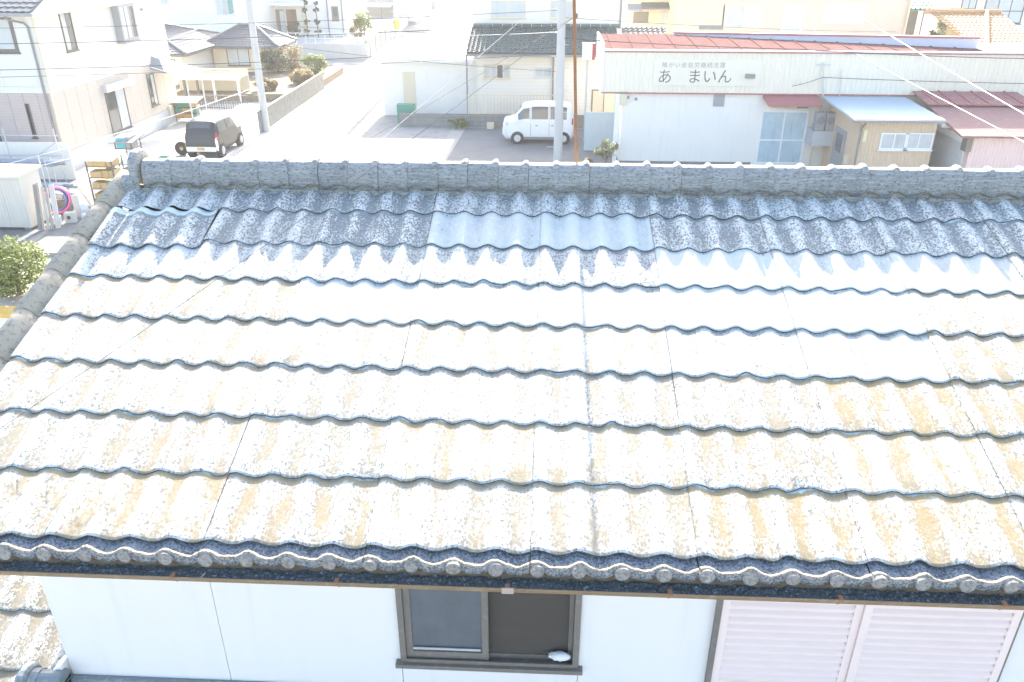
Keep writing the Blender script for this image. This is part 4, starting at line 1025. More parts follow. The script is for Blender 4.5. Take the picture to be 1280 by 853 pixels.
# raised plot with the brown-door house
rw = thing('retaining_wall', 'pale concrete retaining wall turning up the road below the brown-door house', 'wall', (-21, 66, 0))
c0, c1, c2 = atz(392, 80), atz(460, 75), atz(482, 47)
RZ = 1.25
obj('wall_face', MB().box(c0.x-4, c1.x, c1.y, c1.y+.25, 0, RZ), M['lightconc'], rw)
sd_ = MB(); sd_.prism([(c1.x-.25, c1.y+.251, 0), (c1.x, c1.y+.251, 0), (c2.x, c1.y+28, 0), (c2.x-.25, c1.y+28, 0)], (0, 0, RZ+.25)); obj('side_wall', sd_, M['concrete'], rw)
for k in range(6):
    yy = c1.y+1.5+k*3.6; kx = c1.x+(c2.x-c1.x)*(yy-c1.y)/28
    obj('rib', MB().box(kx-.1, kx+.06, yy, yy+.12, 0, RZ+.2), M['concrete'], rw)
sheet('raised_plot', [(c0.x-16, c1.y+.3), (c1.x-.3, c1.y+.3), (c2.x-.3, c1.y+40), (c0.x-16, c1.y+40)], RZ-.05, M['lightconc'], RZ-.06)
rl = thing('railing', 'thin white pipe railing on top of the retaining wall', 'railing', (c1.x-1, c1.y+.12, RZ))
for k in range(12):
    x = c1.x-.3-k*.8
    if x > c0.x-3.6: obj('baluster', MB().tube([(x, c1.y+.12, RZ), (x, c1.y+.12, RZ+.8)], .03, 6), M['white_paint'], rl)
for z in (.4, .8): obj('rail', MB().tube([(c0.x-3.6, c1.y+.12, RZ+z), (c1.x-.1, c1.y+.12, RZ+z)], .03, 6), M['white_paint'], rl)
dy_ = 72.
d0, d1 = aty(318, 20, dy_), aty(432, 20, dy_)
hd_ = thing('brown_door_house', 'white house with brown panelled front door and porch canopy', 'house', ((d0.x+d1.x)/2, dy_+3, RZ))
obj('wall', MB().box(d0.x, d1.x, dy_, dy_+9, RZ-.04, 8.5), M['cool_white'], hd_)
obj('roof', MB().prism([(d0.x-.6, dy_-.7, 8.5), (d0.x-.6, dy_+4.5, 10.3), (d0.x-.6, dy_+9.7, 8.5)], (d1.x-d0.x+1.2, 0, 0)), M['darkroof'], hd_)
pa, pb_ = aty(321, 7, dy_-1), aty(385, 5, dy_-1)
obj('porch_canopy', MB().prism([(pa.x, dy_-1.3, pa.z), (pa.x, dy_-1.3, pa.z+.18), (pa.x, dy_, pa.z+.30), (pa.x, dy_, pa.z)], (pb_.x-pa.x, 0, 0)), M['white_paint'], hd_)
mD = mapY(dy_)
x0, x1, zz0, zz1 = pxrectY(dy_, 357, 12, 374, 49); zz0 = RZ
dr = obj('door', MB().mbox(mD, x0, x1, zz0, zz1, -.02, .05), M['brown_wood'], hd_)
for r_ in range(4):
    for c in range(2): obj('door_panel', MB().mbox(mD, x0+.12+c*(x1-x0)*.46, x0+.12+c*(x1-x0)*.46+(x1-x0)*.34, zz0+.15+r_*(zz1-zz0)*.23, zz0+.15+r_*(zz1-zz0)*.23+(zz1-zz0)*.17, .051, .08), M['brown_wood'], dr)
obj('handle', MB().mbox(mD, x0-.12, x0-.06, zz0+.6, zz1-.3, .03, .09), M['white_paint'], dr)
a = aty(344, 10, dy_).x; obj('side_panel', MB().mbox(mD, a, x0-.14, RZ, zz1, -.02, .04), M['bronze'], hd_); obj('side_light', MB().mbox(mD, a+.35, a+.75, RZ+.1, zz1-.1, .041, .06), M['pale_glass'], hd_)
a = aty(376, 10, dy_).x; st_ = MB()
for k in range(9): st_.mbox(mD, a, a+.35, RZ+.02+k*.36, RZ+.34+k*.36, 0, .04)
obj('brick_pilaster', st_, M['cream'], hd_)
for u in (410, 428): x = aty(u, 20, dy_).x; obj('downpipe', MB().tube([(x, dy_-.06, RZ), (x, dy_-.06, 8.4)], .06, 6), M['pipe'], hd_)
x = aty(331, 20, dy_).x; obj('downpipe', MB().tube([(x, dy_-.06, RZ), (x, dy_-.06, 5)], .05, 6), M['pipe'], hd_)
window(hd_, mD, *pxrectY(dy_, 414, 8, 424, 26), n=1, gm='glass', fw=.1)
for i, u in enumerate((385, 398)):
    q = aty(u, 47, dy_-1.6); tpz = thing('cloud_pruned_tree', 'cloud-pruned tree nearer to the brown door' if i == 0 else 'cloud-pruned tree by the wall downpipe', 'tree', (q.x, q.y, RZ-.05))
    obj('trunk', MB().tube([(q.x, q.y, RZ-.05), (q.x+.05, q.y, RZ+1.4), (q.x-.03, q.y, RZ+2.9)], [.06, .05, .03], 6), M['bark'], tpz)
    for k, z in enumerate((.5, 1.3, 2.2, 2.9)): obj('crown', leaves((q.x+R.uniform(-.12, .12), q.y, RZ+z), (.38-.04*k, .35, .26), 170, .09, 60+i*7+k, 5), M['leaf_dark'], tpz)
q = aty(369, 46, dy_-1.4); plant('round_bush', 'round dull bush in front of the brown door', 'bush', (q.x, q.y, RZ-.05), 1.5, (.7, .6, .65), 500, .10, 77, 'leaf_dark', .05)
q = aty(456, 44, c1.y+3); plant('garden_tree', 'bright green small tree behind the retaining wall railing', 'tree', (q.x, q.y, RZ-.05), 2.6, (1.0, .9, 1.0), 900, .12, 78, 'leaf', .07)
q = aty(446, 42, c1.y+2.5); plant('garden_shrub', 'brownish shrub behind the retaining wall railing', 'shrub', (q.x, q.y, RZ-.05), 1.4, (.8, .6, .6), 500, .11, 79, 'leaf_dry', .05)
# pergola house beyond the road bend
e0, e1 = aty(437, 10, 92), aty(490, 10, 92)
pg = thing('glass_canopy', 'light lilac translucent terrace canopy on thin posts beyond the green tree', 'canopy', ((e0.x+e1.x)/2, 92, RZ))
obj('canopy_roof', MB().prism([(e0.x, 91, aty(460, 9, 91).z), (e0.x, 91, aty(460, 9, 91).z+.15), (e0.x, 95, aty(460, 2, 95).z)], (e1.x-e0.x, 0, 0)), surf('lilac_sheet', (.55,.53,.62), .4), pg)
for u in (443, 459, 476): x = aty(u, 10, 91).x; obj('post', MB().tube([(x, 91.1, RZ-.05), (x, 91.1, aty(460, 9, 91).z)], .05, 6), M['bronze'], pg)
obj('back_wall', MB().box(e0.x, e1.x, 95.2, 95.4, RZ-.05, 4.2), M['concrete'], pg)
w0, w1 = atz(498, 40, 0), atz(520, 25, 0)
ch = thing('corner_house', 'pale grey house wall at the road bend behind the banded pole', 'house', (w0.x-2, 100, 0))
obj('wall', MB().box(aty(497, 20, 98).x, aty(519, 20, 98).x, 98, 112, 0, aty(505, 0, 98).z+4), M['cool_white'], ch)
obj('plinth', MB().box(aty(497, 20, 98).x-.05, aty(519, 20, 98).x+.05, 97.9, 112.05, 0, aty(505, 27, 98).z), M['concrete'], ch)
obj('roof', MB().prism([(aty(497, 20, 98).x-.6, 97.3, 9.3), (aty(497, 20, 98).x-.6, 105, 11.5), (aty(497, 20, 98).x-.6, 112.6, 9.3)], (5, 0, 0)), M['darkroof'], ch)
yhx0, yhx1 = aty(519, 5, 125).x, aty(543, 5, 125).x
yh = thing('yellow_house', 'far pale yellow house at the top of the road', 'house', (yhx0+2, 128, 0))
obj('wall', MB().box(yhx0, yhx1, 125, 133, .0, 8), M['cream'], yh); obj('plinth', MB().box(yhx0-.1, yhx1+.1, 124.8, 133.1, 0, 1.0), M['concrete'], yh)
obj('roof', MB().prism([(yhx0-.6, 124.3, 8), (yhx0-.6, 129, 10), (yhx0-.6, 133.7, 8)], (yhx1-yhx0+1.2, 0, 0)), M['darkroof'], yh)

# ---------------------------------------------------------------- house with dark green tiled lean-to roof
GX0, GX1 = aty(583, 68, 40.6).x, aty(775, 68, 40.6).x
gh = thing('green_roof_house', 'cream two-storey house with dark green tiled lower roof behind the van', 'house', ((GX0+GX1)/2, 44, 0))
gz0, gz1 = aty(620, 67, 40.4).z, aty(620, 35, 44.3).z
M['shiplap'] = courses('cream_shiplap', (.76,.72,.63), (.58,.55,.47), .18, .08, .05)
GW0, GW1 = aty(590, 20, 44.3).x, aty(778, 20, 44.3).x
obj('wall', MB().box(GX0+.5, GX1-.3, 41.2, 44.29, 0, gz0+.1), M['shiplap'], gh)
obj('upper_wall', MB().box(GW0, GW1, 44.3, 52, 0, 7.6), M['shiplap'], gh)
obj('lower_roof', MB().prism([(GX0, 40.4, gz0), (GX0, 44.3, gz1), (GX0, 44.3, gz1-.15), (GX0, 40.4, gz0-.12)], (GX1-GX0, 0, 0)), M['greenroof'], gh)
tl = MB(); tiled_plane(tl, (GX0, 40.4, gz0), (GX1, 40.4, gz0), (GX1, 44.3, gz1), (GX0, 44.3, gz1), 33, 13, .05, .035); tl.v = [(p[0], p[1], p[2]+.02) for p in tl.v]
lr_ = gh.children[-1]; obj('roof_tiles', tl, M['greenroof'], lr_, kind='stuff')
rb_ = MB()
for k in range(15):
    xa = GW0+.1+k*(GW1-GW0-.2)/15; rb_.tube([(xa, 44.1, gz1+.14), (xa+(GW1-GW0)/15-.05, 44.1, gz1+.14)], .10, 8)
obj('ridge', rb_, M['greenroof'], lr_)
obj('gutter', MB().box(GX0-.05, GX1+.05, 40.26, 40.36, gz0-.14, gz0-.04), M['pipe'], gh)
hr = MB(); hr.prism([(GW0-.6, 43.6, 7.6), (GW0-.6, 48.2, 9.3), (GW0-.6, 52.7, 7.6)], (GW1-GW0+1.2, 0, 0)); obj('upper_roof', hr, M['greenroof'], gh)
window(gh, mapY(44.3), *pxrectY(44.3, 614, 1, 657, 23), n=2, fm='cream', gm='pale_glass')
window(gh, mapY(44.3), *pxrectY(44.3, 688, 1, 716, 23), n=2, fm='cream', gm='curtain')
window(gh, mapY(41.2), *pxrectY(41.2, 604, 80, 638, 99), n=4, fm='cream', gm=['curtain', 'curtain', 'glass', 'curtain'], fw=.06)
window(gh, mapY(41.2), *pxrectY(41.2, 668, 84, 690, 97), n=2, fm='alu', gm='curtain')
window(gh, mapY(41.2), *pxrectY(41.2, 740, 112, 769, 143), n=2, fm='bronze', gm='cream', fw=.06)
for u in (584, 1+690): x = aty(u, 110, 41.1).x; obj('downpipe', MB().tube([(x, 41.1, .1), (x, 41.1, gz0-.15)], .045, 7), M['pipe'], gh)
obj('downpipe', MB().tube([(GW1-.1, 44.2, gz1), (GW1-.1, 44.2, 7.5)], .05, 7), M['pipe'], gh)
dx0, dx1, dz0, dz1 = pxrectY(41.2, 503, 88, 522, 122)
an_x = GX0-3.4
ax = thing('white_annexe', 'small white annexe with a pale door left of the green-roofed house', 'annexe', (an_x+1, 43, 0))
obj('wall', MB().box(aty(478, 100, 42).x, GX0+.45, 42, 47, 0, 2.9), M['offwhite'], ax); obj('roof', MB().box(aty(478, 100, 42).x-.3, GX0+.2, 41.6, 47.3, 2.9, 3.05), M['white_paint'], ax)
q0 = pxrectY(42, 503, 90, 520, 124); obj('door', MB().mbox(mapY(42), q0[0], q0[1], .05, q0[3], -.02, .04), M['cream'], ax)
# fence and block wall of the plot
bw = block_wall('plot_wall', 'mottled grey block wall behind the parking lot', (aty(500, 160, 38.9).x, 38.95), (3.2, 38.95), .62, .4, .2)
pf = thing('picket_fence', 'cream slatted fence standing on the mottled block wall', 'fence', (-.8, 39.0, .68))
fz0, fz1 = .68, aty(620, 118, 39.0).z
x = aty(585, 140, 39).x; xe = aty(693, 140, 39).x
for z in (fz0+.05, fz1-.04): obj('rail', MB().box(x, xe, 39.0, 39.03, z-.025, z+.025), M['cream'], pf)
xi = x
while xi < xe: obj('slat', MB().box(xi, xi+.05, 38.97, 38.998, fz0, fz1), M['cream'], pf); xi += .17
q = atz(560, 158); plant('weed_bush', 'low green weed bush against the mottled block wall', 'bush', (aty(570, 158, 38.5).x, 38.5, 0), .6, (.75, .3, .3), 350, .07, 91, 'leaf', .03)
mb = MB(); q = aty(613, 158, 38.6); mb.box(q.x-.18, q.x+.18, 38.5, 38.8, 0, .32); tag(obj('meter_case', mb, M['cream'], bevel=.02), 'small beige case on the ground before the mottled block wall', 'case')
mb = MB(); q = aty(508, 136, 39.6); mb.box(q.x-.5, q.x+.45, 39.5, 39.9, 0, 1.05); tag(obj('green_bin', mb, M['greenplastic'], bevel=.03), 'bright green bin behind the left end of the block wall', 'bin')

# ---------------------------------------------------------------- long ribbed warehouse at the right
FY = 31.6
WX0, WX1 = aty(752, 90, FY).x, 27.
zt, zm = aty(900, 66, FY).z, aty(1000, 117, FY).z
M['ribbed'] = surf('cream_ribbed_sheet', (.78,.72,.59), .6, .03, 1, streak=.12, bmp=0)
M['redtrim'] = surf('faded_red_trim', (.40,.15,.15), .6, .1, 4, bmp=0)
M['redroof'] = surf('faded_red_roof', (.17,.095,.09), .95, .15, 2, dirt=(.26,.19,.17), dirtamt=.5, bmp=0, spec=0)
M['redroof2'] = surf('faded_red_seam_roof', (.36,.16,.15), .75, .15, 2, dirt=(.5,.36,.31), dirtamt=.5, bmp=0)
wh = thing('warehouse', 'long low white warehouse with ribbed upper fascia and red trim lines', 'warehouse', (14, 36, 0))
def ribbed(mb, x0, x1, y, z0, z1, p=.20, d=.022):
    pr = []; x = x0
    while x < x1-1e-6:
        for fx, fd in ((0, 0), (.55, 0), (.65, 1), (.90, 1)):
            xx = x+p*fx
            if xx < x1: pr.append((xx, y-d*fd))
        x += p
    pr.append((x1, y)); b0 = len(mb.v)
    for xx, yy in pr: mb.v += [(xx, yy, z0), (xx, yy, z1)]
    for i in range(len(pr)-1): a = b0+2*i; mb.f.append((a, a+2, a+3, a+1))
    return mb
obj('wall', MB().box(aty(777, 150, FY).x, WX1, FY+.02, FY+4.5, 0, zt-.05), M['offwhite'], wh)
fs = MB(); ribbed(fs, WX0, WX1, FY-.10, zm, zt); fs.box(WX0, WX1, FY-.08, FY+.015, zm+.01, zt-.01); obj('ribbed_fascia', fs, M['ribbed'], wh)
zb_ = aty(770, 44, FY+4.6).z
obj('left_end_cap', MB().prism([(WX0-.02, FY-.14, zm-.1), (WX0-.02, FY-.14, zt+.1), (WX0-.02, FY+.3, zt+.30), (WX0-.02, FY+4.6, zb_+.12), (WX0-.02, FY+4.6, zm-.1)], (.10, 0, 0)), M['white_paint'], wh)
obj('trim', MB().box(WX0+.09, WX1, FY-.16, FY-.06, zt, zt+.05), M['redtrim'], wh)
obj('trim', MB().box(WX0+.09, WX1, FY-.14, FY-.06, zt+.051, zt+.11), M['white_paint'], wh)
obj('trim', MB().box(WX0, WX1, FY-.15, FY+.0, zm-.05, zm-.002), M['redtrim'], wh)
# red sheet roof and the lilac monitor wall on top
rv = MB(); yb = FY+4.6; zb = aty(770, 44, yb).z
RX = aty(1224, 60, FY+1.1).x
rv.prism([(WX0+.09, FY-.05, zt+.0), (RX, FY-.05, zt+.0), (RX, yb, zb), (WX0+.09, yb, zb)], (0, 0, .05))
k = WX0+.4
while k < RX-.1:
    rv.prism([(k, FY, zt+.051), (k+.04, FY, zt+.051), (k+.04, yb, zb+.051), (k, yb, zb+.051)], (0, 0, .035)); k += .9
obj('roof', rv, M['redroof'], wh)
M['lilac'] = surf('pale_lilac_sheet', (.56,.58,.68), .6, .03, 1, bmp=0)
ma = Vector((aty(842, 46, FY+4.4).x, FY+4.4, 0)); mb_ = Vector((aty(1221, 60, FY+1.1).x, FY+1.1, 0))
mon = MB(); mz1 = aty(1221, 49, FY+1.1).z; mz0a = zt
nrm = Vector((-(mb_.y-ma.y), mb_.x-ma.x, 0)).normalized()
za1 = aty(842, 45, FY+4.4).z+.1
mon.hexa([(ma.x, ma.y, zt), (mb_.x, mb_.y, zt), (mb_.x, mb_.y+.3, zt), (ma.x, ma.y+.3, zt), (ma.x, ma.y, za1), (mb_.x, mb_.y, mz1), (mb_.x, mb_.y+.3, mz1), (ma.x, ma.y+.3, za1)])
mo_ = obj('roof_monitor', mon, M['lilac'], wh)
tr_ = MB(); tr_.hexa([(ma.x, ma.y-.05, za1+.002), (mb_.x+.05, mb_.y-.05, mz1+.002), (mb_.x+.05, mb_.y+.3, mz1+.002), (ma.x, ma.y+.3, za1+.002), (ma.x, ma.y-.05, za1+.08), (mb_.x+.05, mb_.y-.05, mz1+.08), (mb_.x+.05, mb_.y+.3, mz1+.08), (ma.x, ma.y+.3, za1+.08)]); obj('monitor_trim', tr_, M['redtrim'], mo_)
# dark plinth, post, entrance
obj('plinth', MB().box(aty(777, 150, FY).x, aty(945, 150, FY).x, FY-.03, FY+.019, 0, .12), M['asphalt'], wh)
obj('corner_post', MB().box(aty(768, 150, FY-.1).x, aty(773, 150, FY-.1).x, FY-.16, FY-.02, 0, zm-.06), M['white_paint'], wh)
obj('recess_wall', MB().box(aty(730, 180, 34).x, aty(777, 180, 34).x, 34, 34.1, 0, 1.75), surf('pale_blue_sheet', (.50,.58,.62), .6, .06, 2, streak=.2, bmp=0), wh)
# lettering on the fascia
def text(s_, x, z, size, mat, parent, y, name='lettering', shear=0):
    cu = bpy.data.curves.new(name, 'FONT'); cu.body = s_; cu.size = size; cu.extrude = .006; cu.align_x = 'CENTER'; cu.align_y = 'CENTER'; cu.resolution_u = 3
    o = bpy.data.objects.new(name, cu); col.objects.link(o); bpy.context.view_layer.update()
    dg = bpy.context.evaluated_depsgraph_get(); me = bpy.data.meshes.new_from_object(o.evaluated_get(dg)); bpy.data.objects.remove(o)
    o = bpy.data.objects.new(name, me); col.objects.link(o); me.materials.clear(); me.materials.append(mat)
    rt_ = rootof(parent).location; o.parent = parent; o.location = (x-rt_.x, y-rt_.y, z-rt_.z); o.rotation_euler = (math.pi/2, 0, 0); return o
sb0, sb1 = aty(818, 74, FY-.135), aty(948, 108, FY-.135)
sbd = obj('sign_board', MB().box(sb0.x, sb1.x, FY-.15, FY-.125, sb1.z, sb0.z), M['ribbed'], wh)
M['ink'] = plain('grey_lettering', (.16,.155,.15), .6); M['ink2'] = plain('pale_lettering', (.40,.38,.36), .6)
for ch_, u in zip('障がい者就労継続支援', [831+8.05*i for i in range(10)]): p = aty(u, 82, FY-.15); text(ch_, p.x, p.z, .235, M['ink2'], sbd, FY-.153)
for ch_, u in (('あ', 831), ('ま', 868), ('い', 887), ('ん', 906)): p = aty(u, 97, FY-.15); text(ch_, p.x, p.z, .62, M['ink'], sbd, FY-.153)
p0, p1 = aty(932, 93, FY-.2), aty(943, 98, FY-.2); lm = MB(); lm.box(p0.x, p1.x, FY-.30, FY-.152, p1.z, p0.z); lm.tube([(p0.x+.05, FY-.16, p0.z), (p0.x+.05, FY-.28, p0.z+.02)], .015, 6); obj('sign_lamp', lm, M['pipe'], wh)
p0 = aty(893, 118, FY-.02); ws = MB(); ws.box(p0.x, p0.x+.45, FY-.03, FY+.019, p0.z-.5, p0.z); obj('wall_notice', ws, M['grey_metal'], wh)
for u, v in ((785, 122), (795, 124)): q = aty(u, v, FY); obj('wall_bracket', MB().box(q.x-.05, q.x+.05, FY-.08, FY+.019, q.z-.05, q.z+.05), M['grey_metal'], wh)
q = aty(779, 122, FY); obj('meter_box', MB().box(q.x-.14, q.x+.14, FY-.15, FY+.019, q.z-.3, q.z+.3), M['cream'], wh)
a0, a1 = aty(957, 124, FY-.5), aty(1025, 132, FY-.7)
aw = MB(); aw.prism([(a0.x, FY+.0, a0.z+.12), (a0.x+.1, FY-.75, a1.z+.05), (a0.x+.1, FY-.75, a1.z-.06), (a0.x, FY+.0, a0.z-.02)], (a1.x-a0.x, 0, 0)); obj('awning', aw, M['redtrim'], wh)
window(wh, mapY(FY+.02), aty(952, 140, FY).x, aty(1012, 140, FY).x, .06, aty(980, 138, FY).z, n=2, fm='white_paint', gm='blue_glass', fw=.09, mid=.45, name='glass_door', sill=False)
window(wh, mapY(FY+.02), aty(962, 136, FY).x, aty(1012, 136, FY).x, aty(980, 137, FY).z, aty(980, 127, FY).z, n=3, fm='white_paint', gm=['cream', 'cream', 'bronze'], fw=.05, sill=False, name='transom')
x = aty(1019, 160, FY-.08).x; obj('drainpipe', MB().tube([(x, FY-.1, .05), (x, FY-.1, zm-.1)], .04, 7), M['cream'], wh)
x = aty(1052, 160, FY-.08).x; wz = pxrectY(FY, 1041, 152, 1051, 176); window(wh, mapY(FY+.02), *wz, n=1, fm='alu', gm='curtain')
# service mast and brackets above the fascia
vm_ = MB(); q = aty(1029, 120, FY-.25); t1_ = aty(1029, 78, FY-.25)
vm_.tube([(q.x, FY-.25, q.z), (t1_.x, FY-.25, t1_.z)], .03, 6); vm_.tube([(t1_.x-.25, FY-.25, t1_.z-.1), (t1_.x+.35, FY-.25, t1_.z-.1)], .02, 6)
vm_.tube([(q.x+.7, FY-.25, q.z-.4), (t1_.x+.8, FY-.25, t1_.z-.3)], .02, 6); obj('service_mast', vm_, M['steel'], wh)
# air-conditioner pair on a wall stand
q = aty(1026, 183, 30.6)
ac = thing('air_conditioner_stand', 'light grey stand with two outdoor air-conditioner units by the warehouse wall', 'air conditioner', (q.x, 30.9, 0))
obj('stand', MB().box(q.x-.40, q.x+.42, 30.6, 31.5, q.z, q.z+.62), M['steel'], ac)
z0_ = q.z+.63
for k in range(2):
    xa = q.x-.36+k*.42; obj('unit', MB().box(xa, xa+.38, 30.62, 31.0, z0_, z0_+.72), M['grey_metal'], ac, bevel=.015)
    fb2 = MB(); fb2.lathe([(.16, 0), (.15, .012), (.05, .014), (.05, .03)], (xa+.19, 30.618, z0_+.42), 'y', 18); obj('fan_grille', fb2, M['pipe'], ac)
# ---------------------------------------------------------------- tan shed with pale blue roof
SY = 27.8
ts0, ts1 = aty(1076, 155, SY), aty(1172, 155, SY)
tz = aty(1120, 150, SY-.3).z
ts = thing('tan_shed', 'tan ribbed shed with pale blue sheet roof and two white sliding windows', 'shed', ((ts0.x+ts1.x)/2, SY+1.6, 0))
M['tan_rib'] = surf('tan_ribbed_sheet', (.60,.46,.32), .6, .04, 1.5, streak=.12, bmp=0)
obj('wall', MB().box(ts0.x, ts1.x, SY+.012, 31.35, 0, tz-.06), M['tan_rib'], ts)
rbm = MB(); ribbed(rbm, ts0.x-.004, ts1.x+.004, SY, 0, tz-.06, .13, .014); obj('ribbed_front', rbm, M['tan_rib'], ts)
zr = aty(1100, 122, 31.4).z; ra0, ra1 = aty(1067, 150, SY-.35), aty(1182, 150, SY-.35)
obj('roof', MB().prism([(ra0.x, SY-.35, tz-.05), (ra0.x, SY-.35, tz+.03), (ra0.x, 31.43, zr+.03), (ra0.x, 31.43, zr-.05)], (ra1.x-ra0.x, 0, 0)), surf('pale_blue_sheet_roof', (.40,.50,.56), .5, .05, 1, bmp=0), ts)
obj('gutter', MB().box(ra0.x-.02, ra1.x+.02, SY-.46, SY-.36, tz-.09, tz+.0), M['pipe'], ts)
obj('downpipe', MB().tube([(ts0.x+.06, SY-.40, tz-.08), (ts0.x+.04, SY-.1, tz-.35), (ts0.x+.03, SY-.06, .05)], .04, 7), M['pipe'], ts)
for u0, u1 in ((1102, 1132), (1133, 1163)): window(ts, mapY(SY-.014), *pxrectY(SY, u0, 166, u1, 187), n=2, fm='white_paint', gm='curtain', fw=.05)
q = aty(1081, 170, SY-.02); obj('nameplate', MB().box(q.x-.06, q.x+.08, SY-.035, SY-.016, q.z-.22, q.z+.22), plain('yellow_plate', (.72,.66,.40), .6), ts)
ml = mapXm(ts0.x-.002)
obj('door', MB().mbox(ml, 29.0, 30.3, .05, 2.0, 0, .04), M['grey_metal'], ts); obj('door_window', MB().mbox(ml, 29.3, 30.0, 1.1, 1.8, .041, .05), M['glass'], ts)
obj('letter_box', MB().mbox(ml, 28.2, 28.45, .9, 1.25, 0, .14), M['cream'], ts)
# ---------------------------------------------------------------- pink shed with rusty red roofs
PY = 26.9
pb0 = aty(1216, 173, PY); pz = aty(1240, 171, PY-.25).z
pk_ = thing('pink_shed', 'pink ribbed shed with faded maroon roof and grey roller shutter on its side', 'shed', (pb0.x+3, PY+2.3, 0))
M['pink_rib'] = surf('pink_ribbed_sheet', (.76,.56,.50), .6, .04, 1.5, streak=.12, bmp=0)
M['maroon'] = surf('maroon_roof', (.27,.14,.13), .6, .12, 2, dirt=(.36,.24,.20), dirtamt=.4, bmp=0)
obj('wall', MB().box(pb0.x, pb0.x+7, PY+.012, 31.3, 0, pz-.06), M['pink_rib'], pk_)
rbm = MB(); ribbed(rbm, pb0.x-.004, pb0.x+7, PY, 0, pz-.06, .13, .014); obj('ribbed_front', rbm, M['pink_rib'], pk_)
zr1 = aty(1180, 138, 29.6).z; xr0 = aty(1190, 150, 28.3).x
xl = pb0.x-.55
obj('roof', MB().prism([(xl, PY-.3, pz-.05), (xl, PY-.3, pz+.02), (xl, 30.0, zr1+.16), (xl, 30.0, zr1+.09)], (7.6, 0, 0)), M['maroon'], pk_)
up_ = MB(); z2_ = zr1+.30
up_.prism([(xl-.05, 29.7, zr1+.17), (xl-.05, 29.7, zr1+.22), (xl-.05, 31.42, z2_+.14), (xl-.05, 31.42, z2_+.09)], (4.2, 0, 0)); upr = obj('upper_roof', up_, M['redroof2'], pk_)
for k in range(6):
    xk = xl+.3+k*.66; obj('standing_seam', MB().prism([(xk, 29.7, zr1+.221), (xk, 29.7, zr1+.27), (xk, 31.4, z2_+.19), (xk, 31.4, z2_+.141)], (.045, 0, 0)), M['redtrim'], upr)
mp_ = mapXm(pb0.x-.002)
shz_ = pz-.35
M['roller'] = surf('roller_paint', (.70,.73,.74), .5, .05, 2, streak=.15, bmp=0)
sho = obj('roller_shutter', MB().mbox(mp_, PY+.35, 30.9, .02, shz_, 0, .02), M['roller'], pk_)
k = .05
while k < shz_-.08: obj('slat', MB().mbox(mp_, PY+.36, 30.89, k, k+.085, .021, .038), M['roller'], sho); k += .10
obj('shutter_box', MB().mbox(mp_, PY+.3, 30.9, shz_+.002, shz_+.26, 0, .2), M['white_paint'], pk_)
obj('gable_end', MB().box(pb0.x-.22, pb0.x-.006, PY-.10, PY+.28, shz_-.25, shz_+.28), M['bronze'], pk_)
q = aty(1183, 157, 28.3); lt = MB(); lt.box(q.x-.25, q.x+.25, 28.1, 28.35, tz-.4, tz-.22); tag(obj('wall_light', lt, M['white_paint'], bevel=.03), 'white tube light on the tan shed side facing the roller shutter', 'lamp')
# ---------------------------------------------------------------- buildings behind the warehouse
BY = 52.
bx0, bx1 = aty(845, 20, BY).x, aty(1136, 20, BY).x
bb = thing('beige_building', 'large beige stucco building rising behind the warehouse roof', 'building', ((bx0+bx1)/2, BY+5, 0))
xs_p = aty(905, 20, BY).x
obj('wall', MB().box(bx0, xs_p, BY, BY+10, 0, 8.3), M['cream'], bb); obj('wall', MB().box(xs_p+.001, bx1, BY+.04, BY+10, 0, 8.3), M['beige'], bb)
obj('roof', MB().box(bx0-.4, bx1+.4, BY-.4, BY+10.4, 8.3, 8.6), M['grey_metal'], bb)
wA = window(bb, mapY(BY+.04), *pxrectY(BY, 905, 6, 954, 38), n=2, fm='cream', gm=['curtain', 'pale_glass'], fw=.12)
window(bb, mapY(BY+.04), *pxrectY(BY, 980, 8, 1001, 43), n=1, fm='white_paint', gm='pale_glass', fw=.12)
window(bb, mapY(BY+.04), *pxrectY(BY, 1031, 6, 1079, 29), n=2, fm='white_paint', gm='pale_glass', fw=.1)
r4 = pxrectY(BY, 874, 32, 903, 37); obj('vent_louvre', MB().mbox(mapY(BY), r4[0], r4[1], r4[2], r4[3], 0, .12), M['pipe'], bb)
r4 = pxrectY(BY, 980, 43, 1001, 46); obj('balcony_edge', MB().mbox(mapY(BY), r4[0], r4[1], r4[2], r4[3], 0, .15), M['pipe'], bb)
obj('corner_pipe', MB().tube([(bx1-.1, BY-.08, 0), (bx1-.1, BY-.08, 8.2)], .07, 7), M['cream'], bb)
# porch with blue-green tiles
q0, q1 = aty(1137, 14, 54), aty(1164, 14, 54)
ph_ = thing('tiled_porch', 'dark porch with blue-green tiled roof beside the beige building', 'porch', ((q0.x+q1.x)/2, 55, 0))
obj('wall', MB().box(q0.x-.3, q1.x-.55, 54.6, 58, 0, q0.z), M['bronze'], ph_)
obj('roof', MB().prism([(q0.x-.3, 54, q0.z), (q0.x-.3, 54, q0.z+.08), (q0.x-.3, 58, q0.z+1.6), (q0.x-.3, 58, q0.z+1.5)], (q1.x-q0.x+.4, 0, 0)), M['bluegreenroof'], ph_)
tl = MB(); tiled_plane(tl, (q0.x-.3, 53.9, q0.z+.1), (q1.x+.1, 53.9, q0.z+.1), (q1.x+.1, 58, q0.z+1.64), (q0.x-.3, 58, q0.z+1.64), 6, 9, .09, .04); obj('roof_tiles', tl, M['bluegreenroof'], ph_.children[-1], kind='stuff')
obj('post', MB().tube([(q1.x-.4, 54.1, 0), (q1.x-.4, 54.1, q0.z)], .05, 6), M['pipe'], ph_)
